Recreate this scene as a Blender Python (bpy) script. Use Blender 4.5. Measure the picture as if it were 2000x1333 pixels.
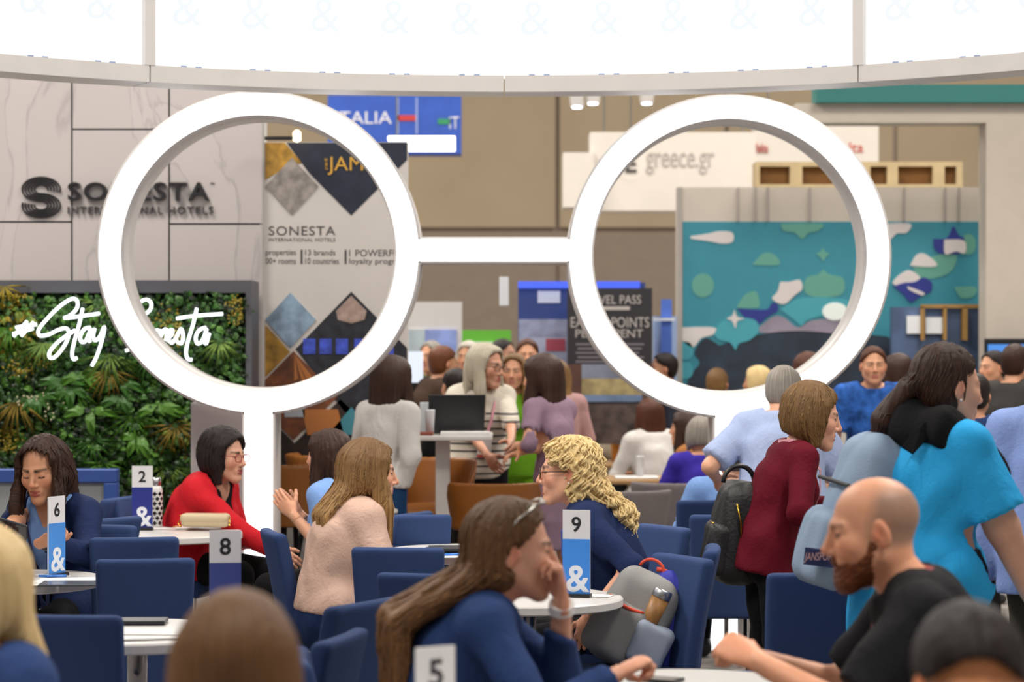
import bpy, bmesh, math, random
import numpy as np
from mathutils import Vector, Matrix
for o in list(bpy.data.objects): bpy.data.objects.remove(o)
SC = bpy.context.scene
COL = SC.collection
R_ = math.radians
# ---------------------------------------------------------------- camera
H = 1.70                      # eye height
FP = 2000 * 85.0 / 36.0       # focal length in photo pixels
cam_d = bpy.data.cameras.new('camera'); cam = bpy.data.objects.new('camera', cam_d); COL.objects.link(cam)
cam.location = (0, 0, H); cam.rotation_euler = (R_(90), 0, 0)
cam_d.lens = 85; cam_d.sensor_width = 36; cam_d.clip_end = 200
cam_d.dof.use_dof = True; cam_d.dof.focus_distance = 9.9; cam_d.dof.aperture_fstop = 3.0
SC.camera = cam
SC.view_settings.view_transform = 'Standard'; SC.view_settings.look = 'None'
SC.view_settings.exposure = 0.0; SC.view_settings.gamma = 1.0
SC.view_settings.use_curve_mapping = False
# ---------------------------------------------------------------- world and hall lamps
W_ = bpy.data.worlds.new('hall_ambience'); SC.world = W_; W_.use_nodes = True
W_.node_tree.nodes['Background'].inputs[0].default_value = (1.0, 0.95, 0.90, 1)
W_.node_tree.nodes['Background'].inputs[1].default_value = 0.30
def area(name, loc, size, power, col=(1, .94, .86), rot=(0, 0, 0)):
    l = bpy.data.lights.new(name, 'AREA'); l.energy = power; l.size = size; l.color = col; l.shape = 'DISK'
    o = bpy.data.objects.new(name, l); COL.objects.link(o); o.location = loc; o.rotation_euler = rot
    return o
for i, (x, y, p) in enumerate([(-5, 3, 820), (5, 3, 820), (-5, 11, 720), (5, 11, 720), (-5, 19, 820), (5, 19, 820), (-5, 27, 720), (5, 27, 720)]):
    area('hall_lamp', (x, y, 9.2), 3.2, p)
def P(px, py, d):
    """photo pixel + distance along the floor -> point in the hall"""
    return Vector(((px - 1000.0) * d / FP, d, H - (py - 666.5) * d / FP))
def DZ(py, z):
    """distance at which height z shows at pixel row py"""
    return (H - z) * FP / (py - 666.5)
# ---------------------------------------------------------------- materials
MATS = {}
def lin(c):
    if isinstance(c, str):
        c = c.lstrip('#'); c = [int(c[i:i+2], 16) / 255 for i in (0, 2, 4)]
    return tuple(((v / 12.92) if v <= .04045 else ((v + .055) / 1.055) ** 2.4) for v in c)
def M(name, col, rough=.6, metal=0, bump=0, bscale=150, var=0, vscale=6, emit=0, spec=.5, sheen=0, trans=0, stretch=None, wrinkle=0):
    if name in MATS: return MATS[name]
    m = bpy.data.materials.new(name); m.use_nodes = True; nt = m.node_tree; b = nt.nodes['Principled BSDF']
    c = lin(col); b.inputs['Base Color'].default_value = (*c, 1)
    b.inputs['Roughness'].default_value = rough; b.inputs['Metallic'].default_value = metal
    b.inputs['Specular IOR Level'].default_value = spec
    if sheen: b.inputs['Sheen Weight'].default_value = sheen
    if trans: b.inputs['Transmission Weight'].default_value = trans
    if emit:
        b.inputs['Emission Color'].default_value = (*c, 1); c = tuple(x * .15 for x in c); b.inputs['Emission Strength'].default_value = emit
    tc = nt.nodes.new('ShaderNodeTexCoord'); vec = tc.outputs['Object']
    if stretch:
        mp = nt.nodes.new('ShaderNodeMapping'); mp.inputs['Scale'].default_value = stretch
        nt.links.new(vec, mp.inputs['Vector']); vec = mp.outputs['Vector']
    n = nt.nodes.new('ShaderNodeTexNoise'); n.inputs['Scale'].default_value = vscale; n.inputs['Detail'].default_value = 5
    nt.links.new(vec, n.inputs['Vector'])
    r = nt.nodes.new('ShaderNodeValToRGB'); v = max(var, .02)
    r.color_ramp.elements[0].position = .3; r.color_ramp.elements[1].position = .7
    r.color_ramp.elements[0].color = (*[x * (1 - v) for x in c], 1)
    r.color_ramp.elements[1].color = (*[min(1, x * (1 + v)) for x in c], 1)
    nt.links.new(n.outputs['Fac'], r.inputs['Fac']); nt.links.new(r.outputs['Color'], b.inputs['Base Color'])
    if bump:
        n2 = nt.nodes.new('ShaderNodeTexNoise'); n2.inputs['Scale'].default_value = bscale; n2.inputs['Detail'].default_value = 3
        nt.links.new(vec, n2.inputs['Vector'])
        bp = nt.nodes.new('ShaderNodeBump'); bp.inputs['Strength'].default_value = bump; bp.inputs['Distance'].default_value = .01
        nt.links.new(n2.outputs['Fac'], bp.inputs['Height']); nt.links.new(bp.outputs['Normal'], b.inputs['Normal'])
        if wrinkle:
            n3 = nt.nodes.new('ShaderNodeTexNoise'); n3.inputs['Scale'].default_value = 7; n3.inputs['Detail'].default_value = 2.5; n3.inputs['Distortion'].default_value = 1.4
            mp3 = nt.nodes.new('ShaderNodeMapping'); mp3.inputs['Scale'].default_value = (1.3, 1.3, .7); mp3.inputs['Rotation'].default_value = (.5, .4, 0)
            nt.links.new(tc.outputs['Object'], mp3.inputs['Vector']); nt.links.new(mp3.outputs[0], n3.inputs['Vector'])
            bp3 = nt.nodes.new('ShaderNodeBump'); bp3.inputs['Strength'].default_value = wrinkle; bp3.inputs['Distance'].default_value = .05
            nt.links.new(n3.outputs['Fac'], bp3.inputs['Height']); nt.links.new(bp3.outputs['Normal'], bp.inputs['Normal'])
    MATS[name] = m
    return m
def attr_mat(name, rough=.5, sss=0.0, spec=.4):
    if name in MATS: return MATS[name]
    m = bpy.data.materials.new(name); m.use_nodes = True; nt = m.node_tree; b = nt.nodes['Principled BSDF']
    a = nt.nodes.new('ShaderNodeAttribute'); a.attribute_name = 'tint'
    n = nt.nodes.new('ShaderNodeTexNoise'); n.inputs['Scale'].default_value = 60; n.inputs['Detail'].default_value = 3
    tc = nt.nodes.new('ShaderNodeTexCoord'); nt.links.new(tc.outputs['Object'], n.inputs['Vector'])
    mr = nt.nodes.new('ShaderNodeMapRange'); mr.inputs[3].default_value = .92; mr.inputs[4].default_value = 1.08
    nt.links.new(n.outputs['Fac'], mr.inputs[0])
    mx = nt.nodes.new('ShaderNodeVectorMath'); mx.operation = 'MULTIPLY'
    nt.links.new(a.outputs['Color'], mx.inputs[0]); nt.links.new(mr.outputs[0], mx.inputs[1])
    nt.links.new(mx.outputs[0], b.inputs['Base Color'])
    b.inputs['Roughness'].default_value = rough; b.inputs['Specular IOR Level'].default_value = spec
    if sss:
        b.inputs['Subsurface Weight'].default_value = sss; b.inputs['Subsurface Radius'].default_value = (1, .35, .2)
        b.inputs['Subsurface Scale'].default_value = .008
    MATS[name] = m
    return m
def hair_mat(name, dark, light, rough=.5, freq=26, mid=.5, root=.0):
    if name in MATS: return MATS[name]
    m = bpy.data.materials.new(name); m.use_nodes = True; nt = m.node_tree; b = nt.nodes['Principled BSDF']
    a = nt.nodes.new('ShaderNodeAttribute'); a.attribute_name = 'strand'
    mp = nt.nodes.new('ShaderNodeMapping'); mp.inputs['Scale'].default_value = (freq * 2.6, 2.0, 1)
    nt.links.new(a.outputs['Vector'], mp.inputs['Vector'])
    n = nt.nodes.new('ShaderNodeTexNoise'); n.inputs['Scale'].default_value = 1.0; n.inputs['Detail'].default_value = 6; n.inputs['Roughness'].default_value = .65
    nt.links.new(mp.outputs[0], n.inputs['Vector'])
    r = nt.nodes.new('ShaderNodeValToRGB'); r.color_ramp.elements[0].position = mid - .17; r.color_ramp.elements[1].position = mid + .2
    r.color_ramp.elements[0].color = (*lin(dark), 1); r.color_ramp.elements[1].color = (*lin(light), 1)
    nt.links.new(n.outputs['Fac'], r.inputs['Fac'])
    sx = nt.nodes.new('ShaderNodeSeparateXYZ'); nt.links.new(a.outputs['Vector'], sx.inputs[0])
    mr = nt.nodes.new('ShaderNodeMapRange'); mr.inputs[1].default_value = -.12; mr.inputs[2].default_value = .10; mr.inputs[3].default_value = 0; mr.inputs[4].default_value = root
    nt.links.new(sx.outputs['Y'], mr.inputs[0])
    mx = nt.nodes.new('ShaderNodeMixRGB'); nt.links.new(mr.outputs[0], mx.inputs[0]); nt.links.new(r.outputs['Color'], mx.inputs[1]); mx.inputs[2].default_value = (*lin(dark), 1)
    nt.links.new(mx.outputs[0], b.inputs['Base Color'])
    bp = nt.nodes.new('ShaderNodeBump'); bp.inputs['Strength'].default_value = .6; bp.inputs['Distance'].default_value = .005
    nt.links.new(n.outputs['Fac'], bp.inputs['Height']); nt.links.new(bp.outputs['Normal'], b.inputs['Normal'])
    b.inputs['Roughness'].default_value = rough; b.inputs['Specular IOR Level'].default_value = .3
    MATS[name] = m
    return m
# ---------------------------------------------------------------- objects
def tag(o, label=None, cat=None, group=None, kind=None):
    if label: o['label'] = label
    if cat: o['category'] = cat
    if group: o['group'] = group
    if kind: o['kind'] = kind
    return o
def empty(name, loc=(0, 0, 0), rz=0, label=None, cat=None, group=None):
    o = bpy.data.objects.new(name, None); COL.objects.link(o); o.location = loc; o.rotation_euler = (0, 0, rz)
    o.empty_display_size = .1
    return tag(o, label, cat, group)
def wloc(o):
    v = Vector((0, 0, 0))
    while o: v += o.location; o = o.parent
    return v
def rawobj(name, verts, faces, mats, parent=None, smooth=False, fm=None, loc=None, local=False):
    """verts in hall coordinates (or in the parent's own frame when local); one mesh object"""
    v = np.asarray(verts, dtype=float).reshape(-1, 3)
    if parent is None:
        if loc is None and len(v):
            loc = ((v[:, 0].min() + v[:, 0].max()) / 2, (v[:, 1].min() + v[:, 1].max()) / 2, v[:, 2].min())
        off = np.array(loc)
    else:
        off = np.zeros(3) if local else np.array(wloc(parent)); loc = (0, 0, 0)
    me = bpy.data.meshes.new(name); me.from_pydata((v - off).tolist(), [], faces if isinstance(faces, list) else faces.tolist())
    for m in (mats if isinstance(mats, (list, tuple)) else [mats]): me.materials.append(m)
    if fm is not None: me.polygons.foreach_set('material_index', np.asarray(fm, dtype=np.int32))
    if smooth: me.polygons.foreach_set('use_smooth', np.ones(len(me.polygons), dtype=bool))
    o = bpy.data.objects.new(name, me); COL.objects.link(o)
    if parent is not None: o.parent = parent
    else: o.location = loc
    me.update()
    return o
def copy_tree(o, parent=None):
    c = o.copy(); COL.objects.link(c); c.parent = parent
    for ch in list(o.children): copy_tree(ch, c)
    return c
class MB:
    def __init__(s): s.v = []; s.f = []; s.m = []; s.cm = 0
    def add(s, v, f):
        n = len(s.v); s.v += [tuple(p) for p in v]; s.f += [[i + n for i in q] for q in f]; s.m += [s.cm] * len(f); return s
    def box(s, lo, hi, mtx=None):
        v = [Vector((x, y, z)) for x in (lo[0], hi[0]) for y in (lo[1], hi[1]) for z in (lo[2], hi[2])]
        if mtx: v = [mtx @ p for p in v]
        return s.add(v, [[0, 1, 3, 2], [4, 6, 7, 5], [0, 4, 5, 1], [2, 3, 7, 6], [0, 2, 6, 4], [1, 5, 7, 3]])
    def rbox(s, lo, hi, r=.01, seg=2, mtx=None):
        bm = bmesh.new(); bmesh.ops.create_cube(bm, size=1)
        for v in bm.verts:
            for i in range(3): v.co[i] = (lo[i] + hi[i]) / 2 + v.co[i] * (hi[i] - lo[i])
        bmesh.ops.bevel(bm, geom=list(bm.edges), offset=r, segments=seg, affect='EDGES', profile=.5)
        bm.verts.index_update()
        vs = [(mtx @ v.co) if mtx else v.co.copy() for v in bm.verts]
        s.add(vs, [[v.index for v in f.verts] for f in bm.faces]); bm.free(); return s
    def prism(s, poly, a, b, flip=False):
        """poly: 3D points of one end; b-a = offset vector to the other end"""
        off = Vector(b) - Vector(a); n = len(poly)
        v = [Vector(p) for p in poly] + [Vector(p) + off for p in poly]
        f = [list(range(n))[::-1], list(range(n, 2 * n))] + [[i, (i + 1) % n, n + (i + 1) % n, n + i] for i in range(n)]
        return s.add(v, f)
    def tube(s, pts, r, seg=8, closed=False, flat=None):
        pts = [Vector(p) for p in pts]; n = len(pts); rr = r if isinstance(r, (list, tuple)) else [r] * n
        rings = []; up = None; vs = []
        for i in range(n):
            if closed: t = pts[(i + 1) % n] - pts[i - 1]
            else: t = pts[min(i + 1, n - 1)] - pts[max(i - 1, 0)]
            if t.length < 1e-9: t = Vector((0, 0, 1))
            t.normalize()
            if up is None:
                up = Vector((0, 0, 1)) if abs(t.z) < .9 else Vector((0, 1, 0))
            a = t.cross(up)
            if a.length < 1e-5: a = t.cross(Vector((1, .2, 0)))
            a.normalize(); b = a.cross(t).normalized(); up = b
            for k in range(seg):
                th = 2 * math.pi * k / seg
                vs.append(pts[i] + a * (math.cos(th) * rr[i]) + b * (math.sin(th) * rr[i] * (flat or 1)))
        f = []
        for i in range(n if closed else n - 1):
            j = (i + 1) % n
            for k in range(seg):
                l = (k + 1) % seg
                f.append([i * seg + k, j * seg + k, j * seg + l, i * seg + l])
        if not closed:
            f.append(list(range(seg))); f.append([(n - 1) * seg + k for k in range(seg)][::-1])
        return s.add(vs, f)
    def lathe(s, prof, c=(0, 0, 0), seg=32):
        """prof: (radius, z) list, bottom to top"""
        vs = []; f = []
        for r, z in prof:
            for k in range(seg):
                th = 2 * math.pi * k / seg; vs.append((c[0] + r * math.cos(th), c[1] + r * math.sin(th), c[2] + z))
        n = len(prof)
        for i in range(n - 1):
            for k in range(seg):
                l = (k + 1) % seg; f.append([i * seg + k, i * seg + l, (i + 1) * seg + l, (i + 1) * seg + k])
        f.append(list(range(seg))[::-1]); f.append([(n - 1) * seg + k for k in range(seg)])
        return s.add(vs, f)
    def build(s, name, mats, parent=None, smooth=False, loc=None, local=False):
        return rawobj(name, s.v, s.f, mats, parent, smooth, s.m if s.cm or any(s.m) else None, loc, local)
def text_mesh(body, size, extrude=0.0, spacing=1.0, offset=0.0, shear=0.0):
    cu = bpy.data.curves.new('lettering', 'FONT'); cu.body = body; cu.size = size; cu.extrude = extrude
    cu.align_x = 'LEFT'; cu.align_y = 'BOTTOM_BASELINE'; cu.space_character = spacing; cu.offset = offset; cu.shear = shear; cu.resolution_u = 4
    o = bpy.data.objects.new('lettering', cu); COL.objects.link(o)
    dg = bpy.context.evaluated_depsgraph_get(); dg.update()
    me = bpy.data.meshes.new_from_object(o.evaluated_get(dg))
    v = np.zeros(len(me.vertices) * 3); me.vertices.foreach_get('co', v); v = v.reshape(-1, 3)
    f = [list(p.vertices) for p in me.polygons]
    bpy.data.objects.remove(o); bpy.data.curves.remove(cu); bpy.data.meshes.remove(me)
    return v, f
def text_on(name, body, x0, x1, y0, y1, d, mat, parent, extrude=.003, spacing=1.0, offset=0.0, shear=0.0, plane=None):
    """lettering on an upright sheet facing the hall at distance d, filling the sign's lettering field"""
    v, f = text_mesh(body, 1.0, 0, spacing, offset, shear)
    if not len(v): return None
    a = P(x0, y1, d); b = P(x1, y0, d)
    mn = v.min(0); mxx = v.max(0); w = mxx - mn; w[w < 1e-6] = 1
    u = (v[:, 0] - mn[0]) / w[0] * (b.x - a.x) + a.x; z = (v[:, 1] - mn[1]) / w[1] * (b.z - a.z) + a.z
    n = len(v)
    V = np.concatenate([np.stack([u, np.full(n, d - extrude), z], 1), np.stack([u, np.full(n, d), z], 1)])
    from collections import Counter
    ed = Counter()
    for q in f:
        for i in range(len(q)): ed[(q[i], q[(i + 1) % len(q)])] += 1
    F = [q for q in f]
    for (i, j) in list(ed):
        if (j, i) not in ed: F.append([j, i, i + n, j + n])
    return rawobj(name, V, F, mat, parent)
def rect(px0, py0, px1, py1, d, depth=.03):
    a = P(px0, py1 if py1 is not None else 800, d); b = P(px1, py0, d)
    return MB().box((a.x, d, a.z), (b.x, d + depth, b.z))
def polypx(pts, d, depth=.004):
    return MB().prism([P(x, y, d) for x, y in pts], (0, 0, 0), (0, depth, 0))
# ---------------------------------------------------------------- implicit surfaces
class Field:
    def __init__(s, lo, hi, h):
        s.lo = np.array(lo, float); s.h = h
        n = np.ceil((np.array(hi, float) - s.lo) / h).astype(int) + 1
        s.ax = [s.lo[i] + h * np.arange(n[i]) for i in range(3)]
        s.f = np.full(tuple(n), 9.0)
    def blk(s, lo, hi):
        sl = []
        for i in range(3):
            a = int(max(0, math.floor((lo[i] - s.lo[i]) / s.h))); b = int(min(len(s.ax[i]), math.ceil((hi[i] - s.lo[i]) / s.h) + 1))
            if b <= a: return None, None
            sl.append(slice(a, b))
        g = np.meshgrid(s.ax[0][sl[0]], s.ax[1][sl[1]], s.ax[2][sl[2]], indexing='ij')
        return tuple(sl), np.stack(g, -1)
    def add(s, pr, k=.02):
        fn, lo, hi = pr; pad = k + 3 * s.h
        sl, p = s.blk(lo - pad, hi + pad)
        if sl is None: return s
        b = fn(p); a = s.f[sl]
        hh = np.maximum(k - np.abs(a - b), 0) / max(k, 1e-9)
        s.f[sl] = np.minimum(a, b) - hh * hh * k * .25
        return s
    def sub(s, pr, k=.01):
        fn, lo, hi = pr; pad = k + 3 * s.h
        sl, p = s.blk(lo - pad, hi + pad)
        if sl is None: return s
        b = -fn(p); a = s.f[sl]
        hh = np.maximum(k - np.abs(a - b), 0) / max(k, 1e-9)
        s.f[sl] = np.maximum(a, b) + hh * hh * k * .25
        return s
    def grid(s):
        g = np.meshgrid(*s.ax, indexing='ij'); return np.stack(g, -1)
    def cut(s, fn):
        s.f = np.maximum(s.f, fn(s.grid())); return s
    def warp(s, fn):
        near = np.abs(s.f) < .05
        ii = np.nonzero(near); p = np.stack([s.ax[i][ii[i]] for i in range(3)], -1)
        s.f[ii] += fn(p); return s
    def mesh(s):
        f = s.f; f[0] = f[-1] = 9; f[:, 0] = f[:, -1] = 9; f[:, :, 0] = f[:, :, -1] = 9
        ins = f < 0; sh = np.array(f.shape) - 1; tot = int(sh.prod())
        keys = []; pos = []; quads = []
        st = (sh[1] * sh[2], sh[2], 1)
        for ax in range(3):
            sa = [slice(None)] * 3; sb = [slice(None)] * 3; sa[ax] = slice(0, -1); sb[ax] = slice(1, None)
            m = ins[tuple(sa)] != ins[tuple(sb)]
            e = np.argwhere(m)
            if not len(e): continue
            e2 = e.copy(); e2[:, ax] += 1
            a = f[e[:, 0], e[:, 1], e[:, 2]]; b = f[e2[:, 0], e2[:, 1], e2[:, 2]]
            t = np.clip(a / (a - b), .02, .98)
            q = e.astype(float); q[:, ax] += t
            u, v = [i for i in range(3) if i != ax]
            cs = []
            for du, dv in ((-1, -1), (0, -1), (0, 0), (-1, 0)):
                c = e.copy(); c[:, u] += du; c[:, v] += dv
                kk = c[:, 0] * st[0] + c[:, 1] * st[1] + c[:, 2] * st[2]
                keys.append(kk); pos.append(q); cs.append(kk)
            qd = np.stack(cs, 1); flip = (a >= 0) ^ (ax == 1)
            qd[flip] = qd[flip][:, ::-1]; quads.append(qd)
        if not keys: return np.zeros((0, 3)), np.zeros((0, 4), int)
        keys = np.concatenate(keys); pos = np.concatenate(pos); quads = np.concatenate(quads)
        uq, inv = np.unique(keys, return_inverse=True); cnt = np.bincount(inv)
        V = np.stack([np.bincount(inv, pos[:, i]) / cnt for i in range(3)], 1) * s.h + s.lo
        Q = np.searchsorted(uq, quads)
        return V, Q
def A_(v): return np.array(v, float)
def ell(c, r, R=None):
    c = A_(c); r = A_(r); m = r.min(); Rm = None if R is None else np.array(R, float)
    def fn(p):
        q = p - c
        if Rm is not None: q = q @ Rm
        n = np.sqrt(((q / r) ** 2).sum(-1)); n2 = np.sqrt(((q / r ** 2) ** 2).sum(-1)) + 1e-9
        return n * (n - 1) / n2
    e = r.max() if R is not None else r
    return fn, c - e, c + e
def cone(a, b, ra, rb):
    a = A_(a); b = A_(b); ab = b - a; L = max((ab ** 2).sum(), 1e-9)
    def fn(p):
        q = p - a; t = np.clip((q @ ab) / L, 0, 1)
        return np.sqrt(((q - t[..., None] * ab) ** 2).sum(-1)) - (ra + (rb - ra) * t)
    m = max(ra, rb)
    return fn, np.minimum(a, b) - m, np.maximum(a, b) + m
def sweep(pts, Ws, Ds, right=(1, 0, 0), off=0.0):
    pts = [A_(p) for p in pts]; right = A_(right)
    def fn(p):
        out = None
        for i in range(len(pts) - 1):
            a, b = pts[i], pts[i + 1]; ab = b - a; L = math.sqrt((ab ** 2).sum()) + 1e-9; ax = ab / L
            r = right - ax * (right @ ax); r /= np.linalg.norm(r) + 1e-9; fw = np.cross(ax, r)
            q = p - a; t = np.clip((q @ ax) / L, 0, 1); q = q - (t * L)[..., None] * ax
            W = Ws[i] + (Ws[i + 1] - Ws[i]) * t + off; D = Ds[i] + (Ds[i + 1] - Ds[i]) * t + off; m = np.minimum(W, D)
            d = (np.sqrt(((q @ r) / W) ** 2 + ((q @ fw) / D) ** 2 + ((q @ ax) / m) ** 2) - 1) * m
            out = d if out is None else np.minimum(out, d)
        return out
    m = max(max(Ws), max(Ds)) + off
    return fn, np.min(pts, 0) - m, np.max(pts, 0) + m
# ---------------------------------------------------------------- people
def rot(yaw=0, pitch=0, roll=0):
    """yaw turns left, pitch nods down, roll tips to the right shoulder (degrees)"""
    return np.array((Matrix.Rotation(R_(yaw), 3, 'Z') @ Matrix.Rotation(R_(-pitch), 3, 'X') @ Matrix.Rotation(R_(roll), 3, 'Y')))
def fix_winding(V, F):
    a = V[F[:, 0]]; b = V[F[:, 1]]; c = V[F[:, 2]]
    if (np.einsum('ij,ij->i', a, np.cross(b, c))).sum() < 0: F = F[:, ::-1]
    return F
HANDS = {}
def hand_template(pose, side, h=.0035):
    key = (pose, side, h)
    if key in HANDS: return HANDS[key]
    cur = {'relaxed': (.35, .5, .3), 'grip': (.75, 1.0, .6), 'flat': (.05, .1, .06), 'fist': (1.35, 1.5, .8), 'curl': (.9, 1.25, .7)}[pose]
    sx = -1 if side == 'R' else 1                                   # thumb side
    F = Field((-.10, -.06, -.045), (.10, .14, .21), h)
    F.add(sweep([(0, 0, -.03), (0, 0, .01), (0, 0, .05), (0, .002, .088)], [.026, .028, .039, .040], [.021, .019, .016, .013]), .01)
    F.add(ell((sx * .024, .012, .035), (.018, .014, .032)), .012)
    for i, (x, L, r) in enumerate(((.030, .070, .0088), (.010, .079, .0092), (-.010, .074, .0088), (-.029, .058, .0078))):
        p = A_((sx * x, 0, .088 - abs(x - .005) * .25)); ang = 0; sp = sx * (x - .002) * (2.2 if pose == 'flat' else 1.4)
        for j, fr in enumerate((.45, .31, .24)):
            ang += cur[j] * (1 + .07 * (i - 1))
            dirv = A_((math.sin(sp) * math.cos(ang), math.sin(ang), math.cos(ang) * math.cos(sp)))
            q = p + dirv * L * fr
            F.add(cone(p, q, r * (1 - .07 * j), r * (1 - .07 * (j + 1))), .004); p = q
    c = {'relaxed': .5, 'grip': .9, 'flat': .15, 'fist': 1.2, 'curl': .9}[pose]
    p = A_((sx * .027, .010, .028)); dv = A_((sx * .72, .35 + .3 * c, .62))
    for j, (L, r) in enumerate(((.036, .0125), (.030, .0105), (.024, .0092))):
        dv = dv / np.linalg.norm(dv); q = p + dv * L; F.add(cone(p, q, r, r * .9), .006); p = q
        dv = dv + A_((-sx * .32 * c, .28 * c, .25))
    V, Q = F.mesh(); HANDS[key] = (V, fix_winding(V, Q)); return HANDS[key]
CR = (A_((0, -.014, .034)), A_((.0735, .094, .083)))               # cranium centre and radii
def head_mesh(h, neck, o):
    """head in its own frame: x right, y forward, z up, origin between the ears; neck: neck base in that frame"""
    male = o.get('male'); jw = 1.08 if male else 1.0
    lo = A_((-.10, -.13, -.13)); hi = A_((.10, .14, .13)); lo = np.minimum(lo, A_(neck) - .07); hi = np.maximum(hi, A_(neck) + .07)
    F = Field(lo, hi, h); fine = h < .0045
    F.add(ell(*CR), .01)
    F.add(ell((0, .018, -.028), (.061 * jw, .072, .082)), .03)
    for s in (-1, 1):
        F.add(cone((s * .047 * jw, -.002, -.05), (s * .012 * jw, .066, -.099), .019 * jw, .016), .03)
        F.add(ell((s * .040, .058, -.022), (.024, .022, .024)), .025)            # cheek
    F.add(ell((0, .073, -.098), (.019 * jw, .016, .016)), .02)                    # chin
    for s in (-1, 1):
        F.add(cone((s * .012, .080, .024), (s * .044, .066, .020), .0095 if male else .0075, .007), .018)
        F.sub(ell((s * .032, .101, .002), (.019, .019, .014)), .014)
        F.add(ell((s * .032, .0715, .002), (.0150, .0145, .0142)), .004)
        if fine and not o.get('eyes_closed'):
            F.sub(ell((s * .032, .090, .0015), (.0128, .0135, .0058)), .002)
    F.add(cone((0, .086, .016), (0, .106, -.026), .0075, .0115 if male else .0100), .012)
    F.add(ell((0, .107, -.030), (.0105, .0095, .0085)), .008)
    for s in (-1, 1): F.add(ell((s * .0125, .095, -.034), (.0080, .0095, .0070)), .006)
    F.add(ell((0, .080, -.062), (.027, .014, .020)), .016)
    mo = .006 if o.get('mouth_open') else .0025
    F.add(cone((-.018, .085, -.0605), (.018, .085, -.0605), .0045, .0045), .006)
    F.add(ell((0, .0915, -.0585), (.013, .0050, .0048)), .006)
    F.add(ell((0, .0905, -.0685 - mo), (.015, .0058, .0058)), .006)
    if fine: F.sub(ell((0, .0985, -.0635 - mo / 2), (.019, .0080, .0016 + mo / 2.5)), .002)
    for s in (-1, 1):
        Re = rot(s * 24, 12)
        F.add(ell((s * .079, -.012, -.004), (.0065, .0195, .032), Re), .004)
        F.add(cone((s * .071, -.004, -.004), (s * .077, -.016, -.004), .013, .012), .006)
        if fine: F.sub(ell((s * .0875, -.008, -.002), (.0055, .011, .019), Re), .003)
    nr = .056 if male else .047
    F.add(sweep([(0, -.022, -.035), (0, -.030, -.085), tuple(neck)], [nr, nr, nr * 1.12], [nr * 1.04, nr * 1.0, nr * 1.1]), .025)
    V, Q = F.mesh(); Q = fix_winding(V, Q)
    skin = A_(lin(o['skin'])); T = np.tile(skin, (len(V), 1))
    def blend(w, c):
        w = np.clip(w, 0, 1)[:, None]; T[:] = T * (1 - w) + A_(c) * w
    def near(pr, r0, r1):
        d = pr[0](V); return (r1 - d) / (r1 - r0)
    for s in (-1, 1):
        blend(.45 * near(ell((s * .043, .066, -.026), (.02, .02, .016)), -.004, .016), skin * A_((1.02, .72, .68)))
        blend(.35 * near(ell((s * .08, -.01, -.004), (.01, .02, .03)), 0, .008), skin * A_((1.0, .68, .62)))
    blend(.35 * near(ell((0, .112, -.030), (.012, .01, .01)), 0, .01), skin * A_((1.02, .7, .66)))
    lip = A_(lin(o.get('lip', '#b0605a')))
    blend(near(ell((0, .090, -.0585), (.021, .010, .0045)), .0, .003), lip)
    blend(near(ell((0, .090, -.0690 - mo), (.018, .010, .0058)), .0, .003), lip)
    br = A_(lin(o.get('brow', '#3a2a20')))
    for s in (-1, 1):
        blend(.85 * near(cone((s * .014, .086, .023), (s * .047, .068, .024), .0035, .0025), .002, .006), br)
        if o.get('eyes_closed'):
            blend(.9 * near(cone((s * .021, .085, -.0045), (s * .044, .080, -.0035), .0012, .0012), .0008, .0035), (.01, .008, .006))
        else:
            blend(.75 * near(cone((s * .021, .086, .0062), (s * .045, .078, .0055), .0014, .0014), .001, .004), (.012, .009, .008))
    if o.get('stubble'):
        st = A_(lin(o['stubble'])); q = V - CR[0]
        w = np.clip((-(V[:, 1]) + .030 - .35 * np.clip(V[:, 2] - .02, 0, 1)) / .035, 0, 1) * np.clip((V[:, 2] + .045) / .02, 0, 1)
        w *= np.clip((.108 - V[:, 2]) / .04, 0, 1); w *= (np.abs(V[:, 0]) < .079)
        ear = ell((0.079, -.01, -.004), (.012, .022, .034))[0]; ab = V.copy(); ab[:, 0] = np.abs(ab[:, 0])
        w *= np.clip(ear(ab) / .004, 0, 1)
        blend(.85 * w, st)
    return V, Q, T
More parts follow.
